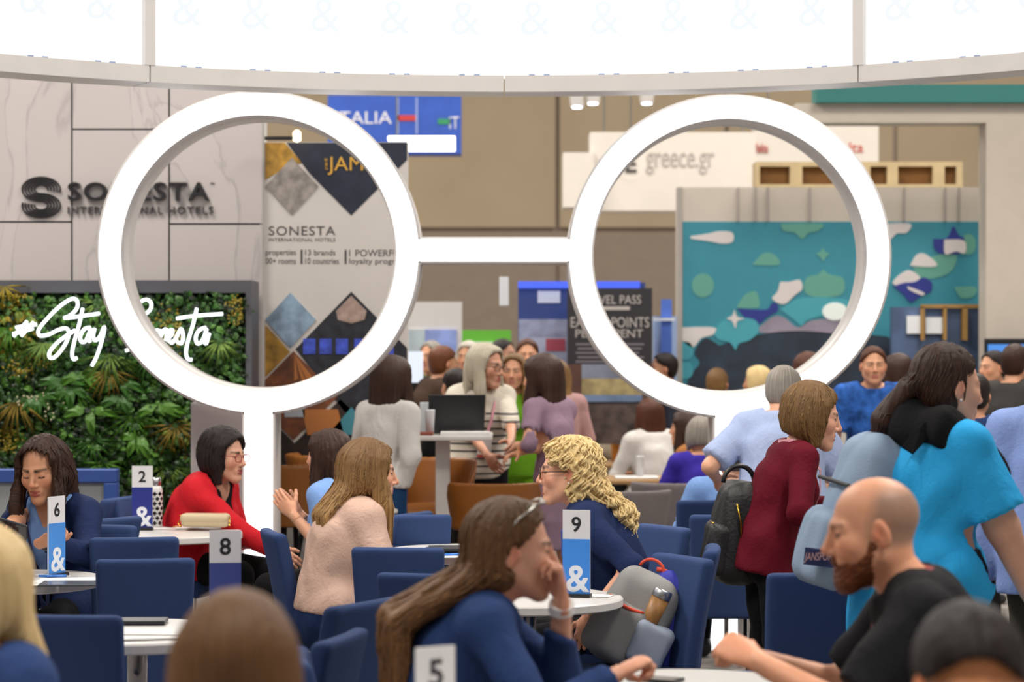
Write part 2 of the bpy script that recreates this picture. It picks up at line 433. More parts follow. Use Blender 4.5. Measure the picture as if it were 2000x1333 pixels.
def hair_field(style, G, o, h, hs):
    """hair around the head; G: head tilt in the yaw-only frame (gravity points to -z)"""
    L = o.get('hair_len', .3); t = o.get('hair_vol', .014)
    dn = -max(.16, L + .08)
    fy = o.get('fall', (0, -.075))[1]; F = Field((-.20, min(-.26, fy - .08), dn), (.20, .20, .18), h)
    def hp(p): return G @ A_(p)
    c, r = CR
    cap = ell(hp(c + A_((0, -.004, .004))), r + t, G)
    F.add(cap, .01)
    face = o.get('hairline', .060)
    if style != 'cropped' and style != 'short':
        F.add(ell(hp((0, -.035, -.02)), (.074 + t, .070 + t * .6, .085), G), .03)
    else:
        F.add(ell(hp((0, -.045, -.01)), (.070 + t * .7, .062 + t * .6, .075), G), .02)
    # clear the face
    def facecut(p):
        q = p @ G                                                  # into head frame
        y = q[..., 1]; z = q[..., 2]; x = np.abs(q[..., 0])
        fr = np.where(z > face, 1.0, 0.0)
        a = (.018 - .25 * np.clip(face - z, 0, .2) * (1 if style in ('short', 'cropped') else .10) + .3 * np.clip(z - face + .02, 0, .1)) - y
        return np.maximum(a, z - face - .030 + 9.0 * x * x)
    fc = facecut
    F.f = np.maximum(F.f, -fc(F.grid()))
    if style in ('short', 'cropped'):
        def low(p):
            q = p @ G; return -.055 - q[..., 2] + .25 * np.clip(q[..., 1], -.1, .1)
        F.f = np.maximum(F.f, low(F.grid()))
        def ears(p):
            q = p @ G; q = np.stack([np.abs(q[..., 0]), q[..., 1], q[..., 2]], -1)
            return ell((.085, -.006, -.012), (.03, .026, .040))[0](q)
        F.f = np.maximum(F.f, -ears(F.grid()))
    fr = o.get('part', 0.0)
    if style in ('long', 'wavy', 'curly'):
        bw = .088 + t; vol = o.get('spread', 1.0)
        p0 = hp((0, -.055, .03)); p1 = hp((0, -.070, -.05))
        back = o.get('fall', (0, -.075))                            # where the ends hang, relative to the head
        F.add(sweep([p0, p1, (back[0] * .6, back[1] - .01, -.16), (back[0], back[1], -L)], [.070 + t, .080 + t, bw * vol, bw * .8 * vol], [.055, .05, .042, .022]), .04)
        for s, ln in ((-1, o.get('left', L)), (1, o.get('right', L))):
            if not ln: continue
            fx = o.get('front', .02)
            F.add(sweep([hp((s * .030, .045, .098)), hp((s * .070, .030, .055)), hp((s * .082, fx * .6, -.02)), (s * .088, fx, -.13), (s * .083, fx + .01, -ln)],
                        [.022, .03, .034, .042, .02], [.014, .016, .018, .024, .014], (0, 1, 0)), .025)
        def oval(p):
            q = p @ G; return np.maximum(.030 - q[..., 1], np.maximum(np.abs(q[..., 0]) - .0635, q[..., 2] - (face + .030 - 7 * q[..., 0] ** 2)))
        F.f = np.maximum(F.f, -oval(F.grid()))
        if o.get('show_ears'):
            def ears_(p):
                q = p @ G; q = np.stack([np.abs(q[..., 0]), q[..., 1], q[..., 2]], -1)
                return np.minimum(ell((.092, .004, -.016), (.034, .030, .042))[0](q), np.maximum(.004 - q[..., 1], np.maximum(q[..., 2] - .028, -.13 - q[..., 2])))
            F.f = np.maximum(F.f, -ears_(F.grid()))
    elif style == 'bob':
        F.add(ell(hp((0, -.022, -.015)), (.093, .093, .100), G), .03)
        def low(p):
            q = p @ G; return (-L - .25 * q[..., 1]) - q[..., 2]
        F.f = np.maximum(F.f, low(F.grid()))
        for s in (-1, 1):
            F.add(sweep([hp((s * .03, .045, .098)), hp((s * .070, .024, .05)), hp((s * .080, .012, -.03)), hp((s * .076, .020, -L - .005))], [.02, .024, .028, .020], [.014, .016, .016, .010], (0, 1, 0)), .02)
        def open_(p):
            q = p @ G; return np.maximum(.045 - q[..., 1], np.minimum(np.abs(q[..., 0]) - .060 + np.clip(q[..., 2] - .02, 0, 1) * .5, np.maximum(q[..., 2] - .045, np.where(q[..., 1] > .050, -1., 1.))))
        F.f = np.maximum(F.f, -np.maximum(open_(F.grid()), (F.grid() @ G)[..., 2] - face))
    elif style == 'tail':
        e = o.get('tail', (-.02, -.17, -.30)); m = A_(e)
        def low(p):
            q = p @ G; return (-.070 - q[..., 2])
        F.f = np.maximum(F.f, low(F.grid()))
        F.add(ell(hp((0, -.100, .0)), (.030, .026, .030)), .02)
        F.add(sweep([hp((0, -.10, .0)), hp((0, -.135, -.015)), tuple(m * A_((.7, .95, .5))), e], [.024, .032, .042, .016], [.022, .03, .036, .012]), .015)
        def ears(p):
            q = p @ G; q = np.stack([np.abs(q[..., 0]), q[..., 1], q[..., 2]], -1)
            return ell((.090, -.002, -.018), (.028, .024, .040))[0](q)
        F.f = np.maximum(F.f, -ears(F.grid()))
    elif style == 'bun':
        F.add(ell(hp((0, -.10, .05)), (.04, .035, .04)), .02)
    amp = {'curly': .0060, 'wavy': .0045}.get(style, .0022) * (1 if h < .008 else .6)
    ph = random.random() * 6
    def strands(p):
        a = np.arctan2(p[..., 0], -p[..., 1] + .02); z = p[..., 2]
        if style == 'curly':
            return amp * (np.sin(z * 150 + 3 * np.sin(a * 7 + ph)) * .6 + np.sin(a * 26 + 3 * np.sin(z * 60 + ph)) * .8)
        if style == 'wavy':
            return amp * np.sin(a * 24 + 1.6 * np.sin(z * 30 + ph) + ph)
        return amp * (np.sin(a * 34 + .8 * np.sin(z * 12) + ph) + .6 * np.sin(a * 61 + z * 9))
    F.warp(strands)
    V, Q = F.mesh(); Q = fix_winding(V, Q)
    a = np.arctan2(V[:, 0], -V[:, 1] + .02) / 2
    if style in ('curly', 'wavy'): a = a + .06 * np.sin(V[:, 2] * (70 if style == 'curly' else 30))
    S = np.stack([a, V[:, 2], np.zeros(len(V))], 1)
    if h < .008: V, Q, S = add_strands(F, V, Q, S, style, G)
    return V, Q, S
def add_strands(F, V, Q, S, style, G):
    # fine raised locks that follow the outer surface of the hair from crown to ends
    nx, ny, nz = F.f.shape; ins = F.f < 0; rows = [k for k in range(nz) if ins[:, :, k].any()]
    gx, gy = np.meshgrid(F.ax[0], F.ax[1], indexing='ij')
    cen = {k: (gx[ins[:, :, k]].mean(), gy[ins[:, :, k]].mean()) for k in rows}
    rr = np.arange(.30, .012, -.0025); rn = random.Random(5); Vs = [V]; Qs = [Q]; Ss = [S]; n0 = len(V)
    curl = style == 'curly'; count = {'curly': 240, 'wavy': 190, 'short': 160}.get(style, 210); seg = 5
    for i in range(count):
        a0 = rn.uniform(-math.pi, math.pi); t0 = len(rows) - 2 - int(rn.random() ** 2 * len(rows) * .5); ph = rn.uniform(0, 6.28)
        t1 = int(rn.random() ** 2 * len(rows) * .35); rad = rn.uniform(.003, .0055) if curl else rn.uniform(.0018, .0036)
        step = 1 if curl else 3; pts = []; last = None
        for t in range(t0, t1, -step):
            k = rows[t]; z = F.ax[2][k]; cx, cy = cen[k]
            a = a0 + (.16 * math.sin(z * 95 + ph) if curl else (.10 if style == 'wavy' else .03) * math.sin(z * 22 + ph))
            ix = np.clip(((cx + rr * math.sin(a) - F.lo[0]) / F.h).round().astype(int), 0, nx - 1); iy = np.clip(((cy - rr * math.cos(a) - F.lo[1]) / F.h).round().astype(int), 0, ny - 1)
            fv = F.f[ix, iy, k]; hit = np.nonzero(fv < 0)[0]
            if not len(hit): break
            j = hit[0]; r_ = rr[j]
            if j > 0: r_ += .0025 * np.clip(fv[j] / (fv[j] - fv[j - 1] - 1e-9), 0, 1)
            if last is not None and abs(r_ - last) > .022: break
            last = r_; r2 = r_ - rad * .35 + (.008 * math.cos(z * 95 + ph) + .003 if curl else 0)
            pts.append((cx + r2 * math.sin(a), cy - r2 * math.cos(a), z))
        if len(pts) < 5: continue
        n = len(pts); mb = MB().tube(pts, [rad * min(1, .35 + .25 * q, .25 + .3 * (n - 1 - q)) for q in range(n)], seg)
        v = np.array(mb.v); f = np.array([q for q in mb.f if len(q) == 4]); Vs.append(v); Qs.append(f + n0); n0 += len(v)
        Ss.append(np.stack([np.full(len(v), rn.uniform(-3, 3)) + .004 * np.arange(len(v)) % seg, v[:, 2], np.zeros(len(v))], 1))
    return np.concatenate(Vs), np.concatenate(Qs), np.concatenate(Ss)
def add_attr(o, name, data):
    at = o.data.attributes.new(name, 'FLOAT_COLOR' if name == 'tint' else 'FLOAT_VECTOR', 'POINT')
    if name == 'tint': at.data.foreach_set('color', np.concatenate([data, np.ones((len(data), 1))], 1).astype(np.float32).ravel())
    else: at.data.foreach_set('vector', data.astype(np.float32).ravel())
def ik(a, t, l1, l2, pole):
    a = A_(a); t = A_(t); d = t - a; L = np.linalg.norm(d); mx = (l1 + l2) * .995
    if L > mx: t = a + d / L * mx; d = t - a; L = mx
    L = max(L, abs(l1 - l2) * 1.05 + .02); ax = d / (np.linalg.norm(d) + 1e-9)
    x = (l1 * l1 - l2 * l2 + L * L) / (2 * L); hgt = math.sqrt(max(l1 * l1 - x * x, 0))
    pl = A_(pole); pl = pl - ax * (pl @ ax); pl /= np.linalg.norm(pl) + 1e-9
    return a + ax * x + pl * hgt, t
def glasses(root, V3, R, col, hs, round_=False):
    g = M('glasses_' + col, col, .3)
    def T(p): return tuple(V3 + R @ (A_(p) * hs))
    mb = MB()
    for s in (-1, 1):
        lp = []
        for k in range(16):
            th = 2 * math.pi * k / 16; e = 2.0 if round_ else 3.2
            cx = math.copysign(abs(math.cos(th)) ** (2 / e), math.cos(th)); cz = math.copysign(abs(math.sin(th)) ** (2 / e), math.sin(th))
            lp.append(T((s * (.034 + .025 * cx * s), .1015 - .10 * abs(.034 + .025 * cx * s - .03) ** 1.5 * 3, -.001 + .017 * cz)))
        mb.tube(lp, .0019 * hs, 6, True)
        mb.tube([T((s * .058, .093, .006)), T((s * .074, .075, .008)), T((s * .080, .0, .006)), T((s * .080, -.018, -.004))], .0018 * hs, 6)
    mb.tube([T((-.010, .1015, .004)), T((0, .104, .007)), T((.010, .1015, .004))], .0018 * hs, 6)
    return mb.build('glasses', g, root, True, local=True)
def person(label, fit, yaw, pose='sit', **o):
    """fit: where the point between the ears shows in the photo and its distance. Faces +y in its own frame, turned by yaw."""
    o.setdefault('skin', '#d9a283'); male = o.get('male', False); hs = o.get('hs', 1.0); far = o.get('far', 0)
    hb = (.0135, .020, .026)[far]; hh = (.0034, .0055, .0085)[far]; hr = (.0062, .009, .013)[far]
    hb = o.get('hb', hb); girth = o.get('girth', 1.0); S = 1.0; ts = 1.0
    tgt = P(*fit); lean = o.get('lean', 4); side = o.get('side', 0); tw = o.get('twist', 0); hunch = o.get('hunch', 6)
    sw = (.185 if male else .158) * o.get('shoulders', 1.0)
    hy, hpi, hro = o.get('head', (0, 0, 0))
    Rh = rot(hy, hpi, hro); nf = o.get('neckfwd', .02)
    def skel(S, ts):
        pz = (.555 + o.get('seat', 0)) if pose == 'sit' else .90 * S
        T = rot(tw, lean, side); T2 = rot(tw, lean + hunch, side)
        pel = A_((0, 0, pz))
        def tp(x, y, z):
            z *= S * ts; x *= S; y *= S
            zb = .2 * S * ts
            if z <= zb: return pel + T @ A_((x, y, z))
            return pel + T @ A_((0, 0, zb)) + T2 @ A_((x, y, z - zb))
        nb = tp(0, -.005, .50)
        hc = nb + T2 @ A_((0, nf, .045)) * S + Rh @ A_((0, .022, .100)) * hs
        return pel, tp, T2, nb, hc
    for _ in range(12):
        pel, tp, T2, nb, hc = skel(S, ts)
        err = tgt.z - hc[2]
        if pose == 'sit': ts = min(1.25, max(.72, ts + err / .55))
        else: S = min(1.16, max(.80, S * (1 + err / hc[2])))
    pel, tp, T2, nb, hc = skel(S, ts)
    c, s_ = math.cos(R_(yaw)), math.sin(R_(yaw))
    px, py = tgt.x - (c * hc[0] - s_ * hc[1]), tgt.y - (s_ * hc[0] + c * hc[1])
    root = empty('person', (px, py, 0), R_(yaw), label, 'person', o.get('group'))
    Yi = rot(-yaw)
    def loc(v):                                                     # hall point -> person's frame
        return Yi @ (A_(v) - A_((px, py, 0)))
    # joints
    sh = {'L': tp(-sw, 0, .455), 'R': tp(sw, 0, .455)}; arm = {}
    la, lf = .285 * S * (1.06 if male else 1), .250 * S * (1.06 if male else 1)
    for k, sg in (('L', -1), ('R', 1)):
        hd = o.get('hand' + k)
        if hd is None: hd = dict(at=(sg * (sw + .10), .10, .79 * S) if pose == 'stand' else (sg * .14, .33, .69))
        t = loc(P(*hd['px'])) if 'px' in hd else A_(hd['at'])
        if 'at' not in hd and 'px' not in hd: t = sh[k] + A_((0, .1, -.5))
        e, w = ik(sh[k], t, la, lf, hd.get('pole', (sg * .6, -.5, -.6)))
        dr = (w - e) / np.linalg.norm(w - e); hdv = A_(hd.get('dir', dr)); hdv = hdv / np.linalg.norm(hdv)
        pn = A_(hd.get('palm', (-sg * .8, .1, -.5))); pn = pn - hdv * (pn @ hdv); pn /= np.linalg.norm(pn) + 1e-9
        arm[k] = (sh[k], e, w, hdv, pn, hd.get('pose', 'relaxed'))
    hw = .092 * S * (1.0 if not male else 1.02); leg = {}
    for k, sg in (('L', -1), ('R', 1)):
        hj = pel + A_((sg * hw, 0, -.01))
        if pose == 'sit':
            kn = o.get('knee' + k) or (sg * .12, .42, .50 + o.get('seat', 0)); kn = A_(kn); an = A_(o.get('foot' + k) or (sg * .13, .40, .09))
        else:
            kn = hj + A_((sg * .01, .02, -.42 * S)); an = A_((sg * .11, -.01 + (.05 if k == 'R' else -.03), .085))
        leg[k] = (hj, kn, an)
    tw_ = [.150, .172, .138, .150, .150 * (1.1 if male else 1), .070]; td_ = [.115, .118, .105, .118, .088, .058]
    tz_ = [-.05, .03, .17, .33, .44, .505]
    Wt = [w * S * girth * (o.get('hips', 1) if i < 2 else 1) for i, w in enumerate(tw_)]; Dt = [d * S * girth for d in td_]
    Wt[2] *= o.get('waist', 1.12 if male else 1.0); Dt[2] *= o.get('waist', 1.05)
    Wt[4] = min(Wt[4], .17 * S * (1.12 if male else 1)); Wt[5] = .07 * S; Dt[5] = .058 * S
    st = [tp(0, -.005, z) for z in tz_]; rv = T2 @ A_((1, 0, 0))
    am = o.get('arms', 1.0) * (1.12 if male else 1.0)
    def trunk(F, off, k=.05, lo=0, hi=6):
        F.add(sweep(st[lo:hi], Wt[lo:hi], Dt[lo:hi], rv, off), k)
        if not male and lo < 3 and hi > 4:
            b = o.get('bust', 1.0)
            for sg in (-1, 1): F.add(ell(tp(sg * .072, .085 * girth, .325), (.062 * b * S + off, .052 * b * S + off, .062 * b * S + off)), .05)
        for kk in 'LR':
            F.add(cone(tp((-1 if kk == 'L' else 1) * .05, -.01, .475), sh[kk], .045 * S + off, .052 * S * am + off), k)
    def arms(F, off, frac=2.0, k=.02, keys='LR'):
        for kk in keys:
            a, e, w = arm[kk][:3]
            if frac >= 1: F.add(cone(a, e, .051 * S * am + off, .040 * S * am + off), k)
            else: F.add(cone(a, a + (e - a) * frac, .051 * S * am + off, .047 * S * am + off * 1.6), k)
            if frac > 1:
                g = min(1, frac - 1); F.add(cone(e, e + (w - e) * g, .040 * S * am + off, (.040 - .014 * g) * S * am + off), k)
    def legs(F, off, k=.03, to=1.0):
        for kk in 'LR':
            a, kn, an = leg[kk]; lg = girth * o.get('hips', 1)
            F.add(cone(a, kn, .083 * S * lg + off, .058 * S + off), k); F.add(cone(kn, kn + (an - kn) * to, .056 * S + off, (.056 - .018 * to) * S + off), k)
    J = [hc, nb] + st + [x for kk in 'LR' for x in arm[kk][:3]] + [x for kk in 'LR' for x in leg[kk]]
    J = np.array(J); blo = J.min(0) - .26 * girth; bhi = J.max(0) + .26 * girth; blo[2] = max(blo[2], .0)
    # ---- body: trunk, limbs, head and hands in one mesh
    Fb = Field(blo, bhi, hb * 1.15)
    trunk(Fb, -.004); arms(Fb, -.001); legs(Fb, -.004)
    for kk in 'LR':
        an = leg[kk][2]; Fb.add(cone(an + A_((0, -.02, -.03)), an + A_((.0, .15, -.055)), .034, .026), .02)
    V, Q = Fb.mesh(); Q = fix_winding(V, Q); skin = A_(lin(o['skin']))
    Vs, Qs, Ts = [V], [Q], [np.tile(skin, (len(V), 1))]; n = len(V)
    nk = Rh.T @ (nb + T2 @ A_((0, 0, -.02)) - hc) / hs
    hv, hq, ht = head_mesh(hh, nk, o)
    Vs.append(hv * hs @ Rh.T + hc); Qs.append(hq + n); Ts.append(ht); n += len(hv)
    for kk in 'LR':
        a, e, w, hd, pn, ps = arm[kk]
        v, q = hand_template(ps, kk, (.0035, .006, .008)[far]); X = np.cross(pn, hd)
        B = np.stack([X, pn, hd], 1) * S * (1.08 if male else .97) * o.get('hands', 1)
        Vs.append(v @ B.T + w); Qs.append(q + n); Ts.append(np.tile(skin * A_((1.0, .93, .9)), (len(v), 1))); n += len(v)
    body = rawobj('body', np.concatenate(Vs), np.concatenate(Qs), attr_mat('skin', .48, .12), root, True, local=True)
    add_attr(body, 'tint', np.concatenate(Ts))
    # ---- clothes
    fa = o.get('fold', .004) * (1 if far < 2 else .5); ph = random.random() * 9
    def folds(p):
        x, y, z = p[..., 0], p[..., 1], p[..., 2]
        return fa * (np.sin(z * 38 + 9 * x + 2.2 * np.sin(x * 17 + y * 13 + ph)) * .5 + np.sin(z * 21 - 15 * y + 2 * np.sin(x * 23 + ph)) * .6)
    def tz(p):                                                      # height along the trunk and across it
        q = (p - nb) @ T2; return q
    def upper(name, mat, off, hem, sleeve, vdepth=0, vtop=.06, v0=0, neckup=.0, parent=root, slv='LR', fold=True, hbx=None):
        F = Field(blo, bhi, hbx or hb)
        trunk(F, off, .045); 
        if hem < -.06:
            hp_ = tp(0, -.005, hem); F.add(sweep([st[1], hp_], [Wt[1] + .0, Wt[1] * 1.05], [Dt[1], Dt[1] * 1.08], rv, off), .04)
        if pose == 'sit' and hem < -.02: legs_part(F, off + .004, .32)
        if sleeve: arms(F, off, sleeve, .02, slv)
        if fold: F.warp(folds)
        zt = pel + rot(tw, lean, side) @ A_((0, 0, hem * S * ts)); up = rot(tw, lean, side) @ A_((0, 0, 1))
        def hemcut(p):
            d = (zt - p) @ up
            for kk in slv:
                if not sleeve: break
                a, e, w = arm[kk][:3]                               # arms may hang below the hem
                d = np.minimum(d, np.maximum(cone(a, e, .051 * S * am + off + .004, .047 * S * am + off * 1.6 + .004)[0](p), -9)) if sleeve < 1.05 else \
                    np.minimum(d, np.minimum(cone(a, e, .051 * S * am + off + .003, .041 * S * am + off + .003)[0](p), cone(e, w, .041 * S * am + off + .003, .028 * S * am + off + .003)[0](p)))
            return d
        F.cut(hemcut)
        F.cut(lambda p: np.minimum(tz(p)[..., 2] - .012 - neckup, 9) - .55 * np.clip(np.abs(tz(p)[..., 0]) - .055, 0, 1) * 0 - np.clip((np.abs(tz(p)[..., 0]) - .075) * 9, 0, 1))
        F.sub(sweep([nb + T2 @ A_((0, .0, -.01)), nb + T2 @ A_((0, .03, .09))], [.052, .058], [.05, .056]), .01)
        if vdepth:
            def vee(p):
                q = tz(p); w = v0 + np.clip((q[..., 2] + vdepth) / vdepth, 0, 1.3) * vtop
                return np.maximum(np.abs(q[..., 0]) - w, np.maximum(.0 - q[..., 1], -vdepth - q[..., 2] if not v0 else -9.0))
            F.f = np.maximum(F.f, -vee(F.grid()))
        if sleeve:
            for kk in slv:                                          # clean cuff
                a, e, w = arm[kk][:3]
                if sleeve < 1: ce = a + (e - a) * sleeve; ax = (e - a)
                else: ce = e + (w - e) * min(1, sleeve - 1) ; ax = (w - e)
                ax = ax / np.linalg.norm(ax); r_ = .051 * S * am + off * 1.7 + .022
                sl, p = F.blk(ce - r_ * 1.6, ce + r_ * 1.6)
                if sl is not None:
                    dist = (p - ce) @ ax; rad = np.linalg.norm((p - ce) - dist[..., None] * ax, axis=-1)
                    msk = (rad < r_) & (dist > 0)
                    F.f[sl] = np.where(msk, np.maximum(F.f[sl], dist), F.f[sl])
        v, q = F.mesh(); q = fix_winding(v, q)
        ob = rawobj(name, v, q, mat, parent, True, local=True)
        return ob
    def legs_part(F, off, fr):
        for kk in 'LR':
            a, kn, an = leg[kk]; F.add(cone(a, a + (kn - a) * fr, .083 * S * girth * o.get('hips', 1) + off, .076 * S * girth + off), .03)
    def lower(name, mat, off=.008, to=1.0):
        F = Field(blo, bhi, hb); trunk_lo = sweep(st[0:3], Wt[0:3], Dt[0:3], rv, off)
        F.add(trunk_lo, .04); legs(F, off, .03, to); F.warp(folds)
        zt = tp(0, 0, .12); F.cut(lambda p: p[..., 2] - zt[2])
        v, q = F.mesh(); q = fix_winding(v, q)
        return rawobj(name, v, q, mat, root, True, local=True)
    def skirt(name, mat, hemz, flare=1.15, top=.16):
        a = tp(0, -.005, top); b = pel + A_((0, 0, -.02)); e = A_((0, 0, hemz)) + A_((pel[0], pel[1], 0))
        F = Field(np.minimum(blo, e - .35), bhi, hb)
        F.add(sweep([a, b, e], [Wt[2] * .98, Wt[1], Wt[1] * flare], [Dt[2], Dt[1], Dt[1] * flare * 1.1], (1, 0, 0), .012), .03)
        F.warp(lambda p: .006 * np.sin(np.arctan2(p[..., 0], p[..., 1]) * 13) * np.clip((pel[2] - p[..., 2]) * 3, 0, 1.6))
        F.cut(lambda p: hemz - p[..., 2])
        v, q = F.mesh(); q = fix_winding(v, q)
        return rawobj(name, v, q, mat, root, True, local=True)
    for it in o.get('wear', []):
        kind = it[0]; kw = dict(it[3]) if len(it) > 3 else {}
        if kind == 'upper': upper(it[1], it[2], **kw)
        elif kind == 'lower': lower(it[1], it[2], **kw)
        elif kind == 'skirt': skirt(it[1], it[2], **kw)
    if not o.get('noshoes'):
        for kk in 'LR':
            an = leg[kk][2]; F = Field(an - .2, an + .25, .012)
            F.add(cone(an + A_((0, -.03, -.045)), an + A_((0, .165, -.058)), .040, .031), .02); F.add(cone(an + A_((0, -.02, -.03)), an, .045, .043), .02)
            F.cut(lambda p: .004 - p[..., 2]); v, q = F.mesh(); rawobj('shoe', v, fix_winding(v, q), o.get('shoes', M('shoe_black', '#17171a', .45)), root, True, local=True)
    # ---- hair
    if o.get('hair'):
        Gm = rot(0, hpi, hro); Yh = rot(hy)
        v, q, s3 = hair_field(o['hair'], Gm, o, hr, hs)
        ob = rawobj('hair', (v * hs) @ Yh.T + hc, q, o['hairmat'], root, True, local=True); add_attr(ob, 'strand', s3)
    if o.get('beard'):
        F = Field((-.09, -.03, -.14), (.09, .13, .03), hh)
        F.add(ell((0, .028, -.052), (.0665, .068, .068)), .02); F.add(ell((0, .076, -.106), (.034, .024, .026)), .03)
        F.add(ell((0, .084, -.055), (.032, .016, .012)), .01)
        for s in (-1, 1): F.add(cone((s * .056, .010, -.03), (s * .030, .066, -.10), .019, .022), .02)
        def clr(p):
            x = np.abs(p[..., 0]); y = p[..., 1]; z = p[..., 2]
            lim = -.030 - .030 * np.clip((y - .015) / .035, 0, 1) + .020 * np.clip((.024 - x) / .01, 0, 1) * np.clip((y - .05) / .02, 0, 1)
            lim = lim + .055 * np.clip((.026 - y) / .02, 0, 1)
            return np.maximum(z - lim, .002 - y - .3 * np.clip(-.05 - z, 0, 1))
        F.cut(clr); F.sub(ell((0, .103, -.0665), (.018, .014, .0065)), .003)
        F.warp(lambda p: .0012 * np.sin(p[..., 0] * 420 + 2 * np.sin(p[..., 2] * 300)) + .001 * np.sin(p[..., 2] * 500 + p[..., 1] * 300))
        v, q = F.mesh(); ob = rawobj('beard', (v * hs) @ Rh.T + hc, fix_winding(v, q), o['beard'], root, True, local=True)
        add_attr(ob, 'strand', v * A_((8, 3, 8)))
    if not o.get('eyes_closed') and far < 2 and not o.get('noeyes'):
        for s in (-1, 1):
            gz = A_(o.get('gaze', (0, 1, 0))); gz = gz / np.linalg.norm(gz); vs, fs, ms = [], [], []
            nu, nv = 14, 9
            up = A_((0, 0, 1)); xx = np.cross(gz, up); xx /= np.linalg.norm(xx); zz = np.cross(xx, gz)
            for i in range(nv + 1):
                ph_ = math.pi * i / nv
                for k in range(nu):
                    th = 2 * math.pi * k / nu
                    vs.append(.0130 * (gz * math.cos(ph_) + xx * math.sin(ph_) * math.cos(th) + zz * math.sin(ph_) * math.sin(th)) + A_((s * .032, .0715, .002)))
            for i in range(nv):
                for k in range(nu):
                    fs.append([i * nu + k, i * nu + (k + 1) % nu, (i + 1) * nu + (k + 1) % nu, (i + 1) * nu + k]); ms.append(1 if i == 1 else (2 if i < 1 else 0))
            rawobj('eye', (np.array(vs) * hs) @ Rh.T + hc, fs, [M('eye_white', '#e6ddd6', .25), M('iris_brown', o.get('iris', '#4a3020'), .2), M('pupil', '#050505', .15)], root, True, ms, local=True)
    if o.get('glasses'): glasses(root, hc, Rh, o['glasses'], hs)
    if o.get('earring'):
        mb = MB()
        for s in (-1, 1):
            cpt = hc + Rh @ (A_((s * .083, -.006, -.036)) * hs)
            mb.lathe([(.001, -.005), (.004, -.003), (.005, 0), (.004, .003), (.001, .005)], cpt, 10)
        mb.build('earring', M('pearl', '#efe9e2', .2), root, True, local=True)
    root['_h'] = 0; del root['_h']
    return dict(root=root, hc=hc, Rh=Rh, nb=nb, T2=T2, tp=tp, arm=arm, loc=loc, pel=pel, hs=hs, S=S, leg=leg, yaw=yaw, Wt=Wt, Dt=Dt)
def strap_on(pr, name, pts, w, mat, th=.0025):
    """a flat band through points in the person's own frame, facing outwards"""
    pts = [A_(p) for p in pts]; vs = []; fs = []; n = len(pts)
    for i, p in enumerate(pts):
        t = pts[min(i + 1, n - 1)] - pts[max(i - 1, 0)]; t /= np.linalg.norm(t)
        out = p - A_((pr['nb'][0], pr['nb'][1], p[2])); out = out - t * (out @ t); out /= np.linalg.norm(out) + 1e-9
        sd = np.cross(t, out)
        for a, b in ((-1, 0), (1, 0), (1, 1), (-1, 1)): vs.append(p + sd * a * w / 2 + out * b * th)
    for i in range(n - 1):
        for k in range(4): l = (k + 1) % 4; fs.append([i * 4 + k, i * 4 + l, (i + 1) * 4 + l, (i + 1) * 4 + k])
    fs.append([0, 1, 2, 3]); fs.append([(n - 1) * 4 + k for k in (3, 2, 1, 0)])
    return rawobj(name, vs, fs, mat, pr['root'], local=True)
def lanyard(pr, mat, drop=.33, badge=True, out=.178, w=.016, back=.085):
    nb, T2 = pr['nb'], pr['T2']; t = lambda x, y, z: nb + T2 @ A_((x, y, z))
    for s in (-1, 1):
        strap_on(pr, 'lanyard', [t(0, -back, .0), t(s * .06, -.045, .025), t(s * .082, .02, .0), t(s * .072, .112, -.05), t(s * .045, out - .02, -.14), t(s * .01, out, -drop)], w, mat)
    if badge:
        b = MB(); c = t(0, out + .012, -drop - .06); m = Matrix.Translation(Vector(c)) @ Matrix(T2.tolist()).to_4x4()
        b.rbox((-.045, -.003, -.065), (.045, .003, .065), .002, 1, m); bo = b.build('badge', M('badge_white', '#e8e6e4', .4), pr['root'], local=True)
        b2 = MB(); b2.box((-.045, .0035, -.065), (.045, .0045, -.045), m); b2.build('badge_stripe', M('badge_red', '#c04038', .5), bo, local=True)
random.seed(7)
# ---------------------------------------------------------------- floor and far wall
def carpet():
    m = M('carpet', '#8d8680', .95, bump=.4, bscale=400, var=.35, vscale=3)
    return m
tag(MB().box((-16, -2, -.05), (16, 34, 0)).build('floor', carpet()), kind='structure')
wb = MB().box((-16, 33, 0), (16, 33.2, 9.5)).build('wall_back', M('wall_taupe', '#857668', .85, var=.06, vscale=1)); tag(wb, kind='structure')
wp = M('wall_panel', '#97876f', .8, var=.06, vscale=1); wd = M('wall_dado', '#7d7063', .85, var=.05)
for i in range(14):
    x = -15.5 + i * 2.3 + .05
    MB().box((x, 32.94, 3.25), (x + 2.24, 33.0, 9.4)).build('wall_panel', wp, wb)
    MB().box((x, 32.95, 0.02), (x + 2.24, 33.0, 3.15)).build('dado_panel', wd, wb)
tag(MB().box((-16, -2, 9.5), (16, 34, 9.7)).build('ceiling', M('ceiling_grey', '#8a8682', .9)), kind='structure')
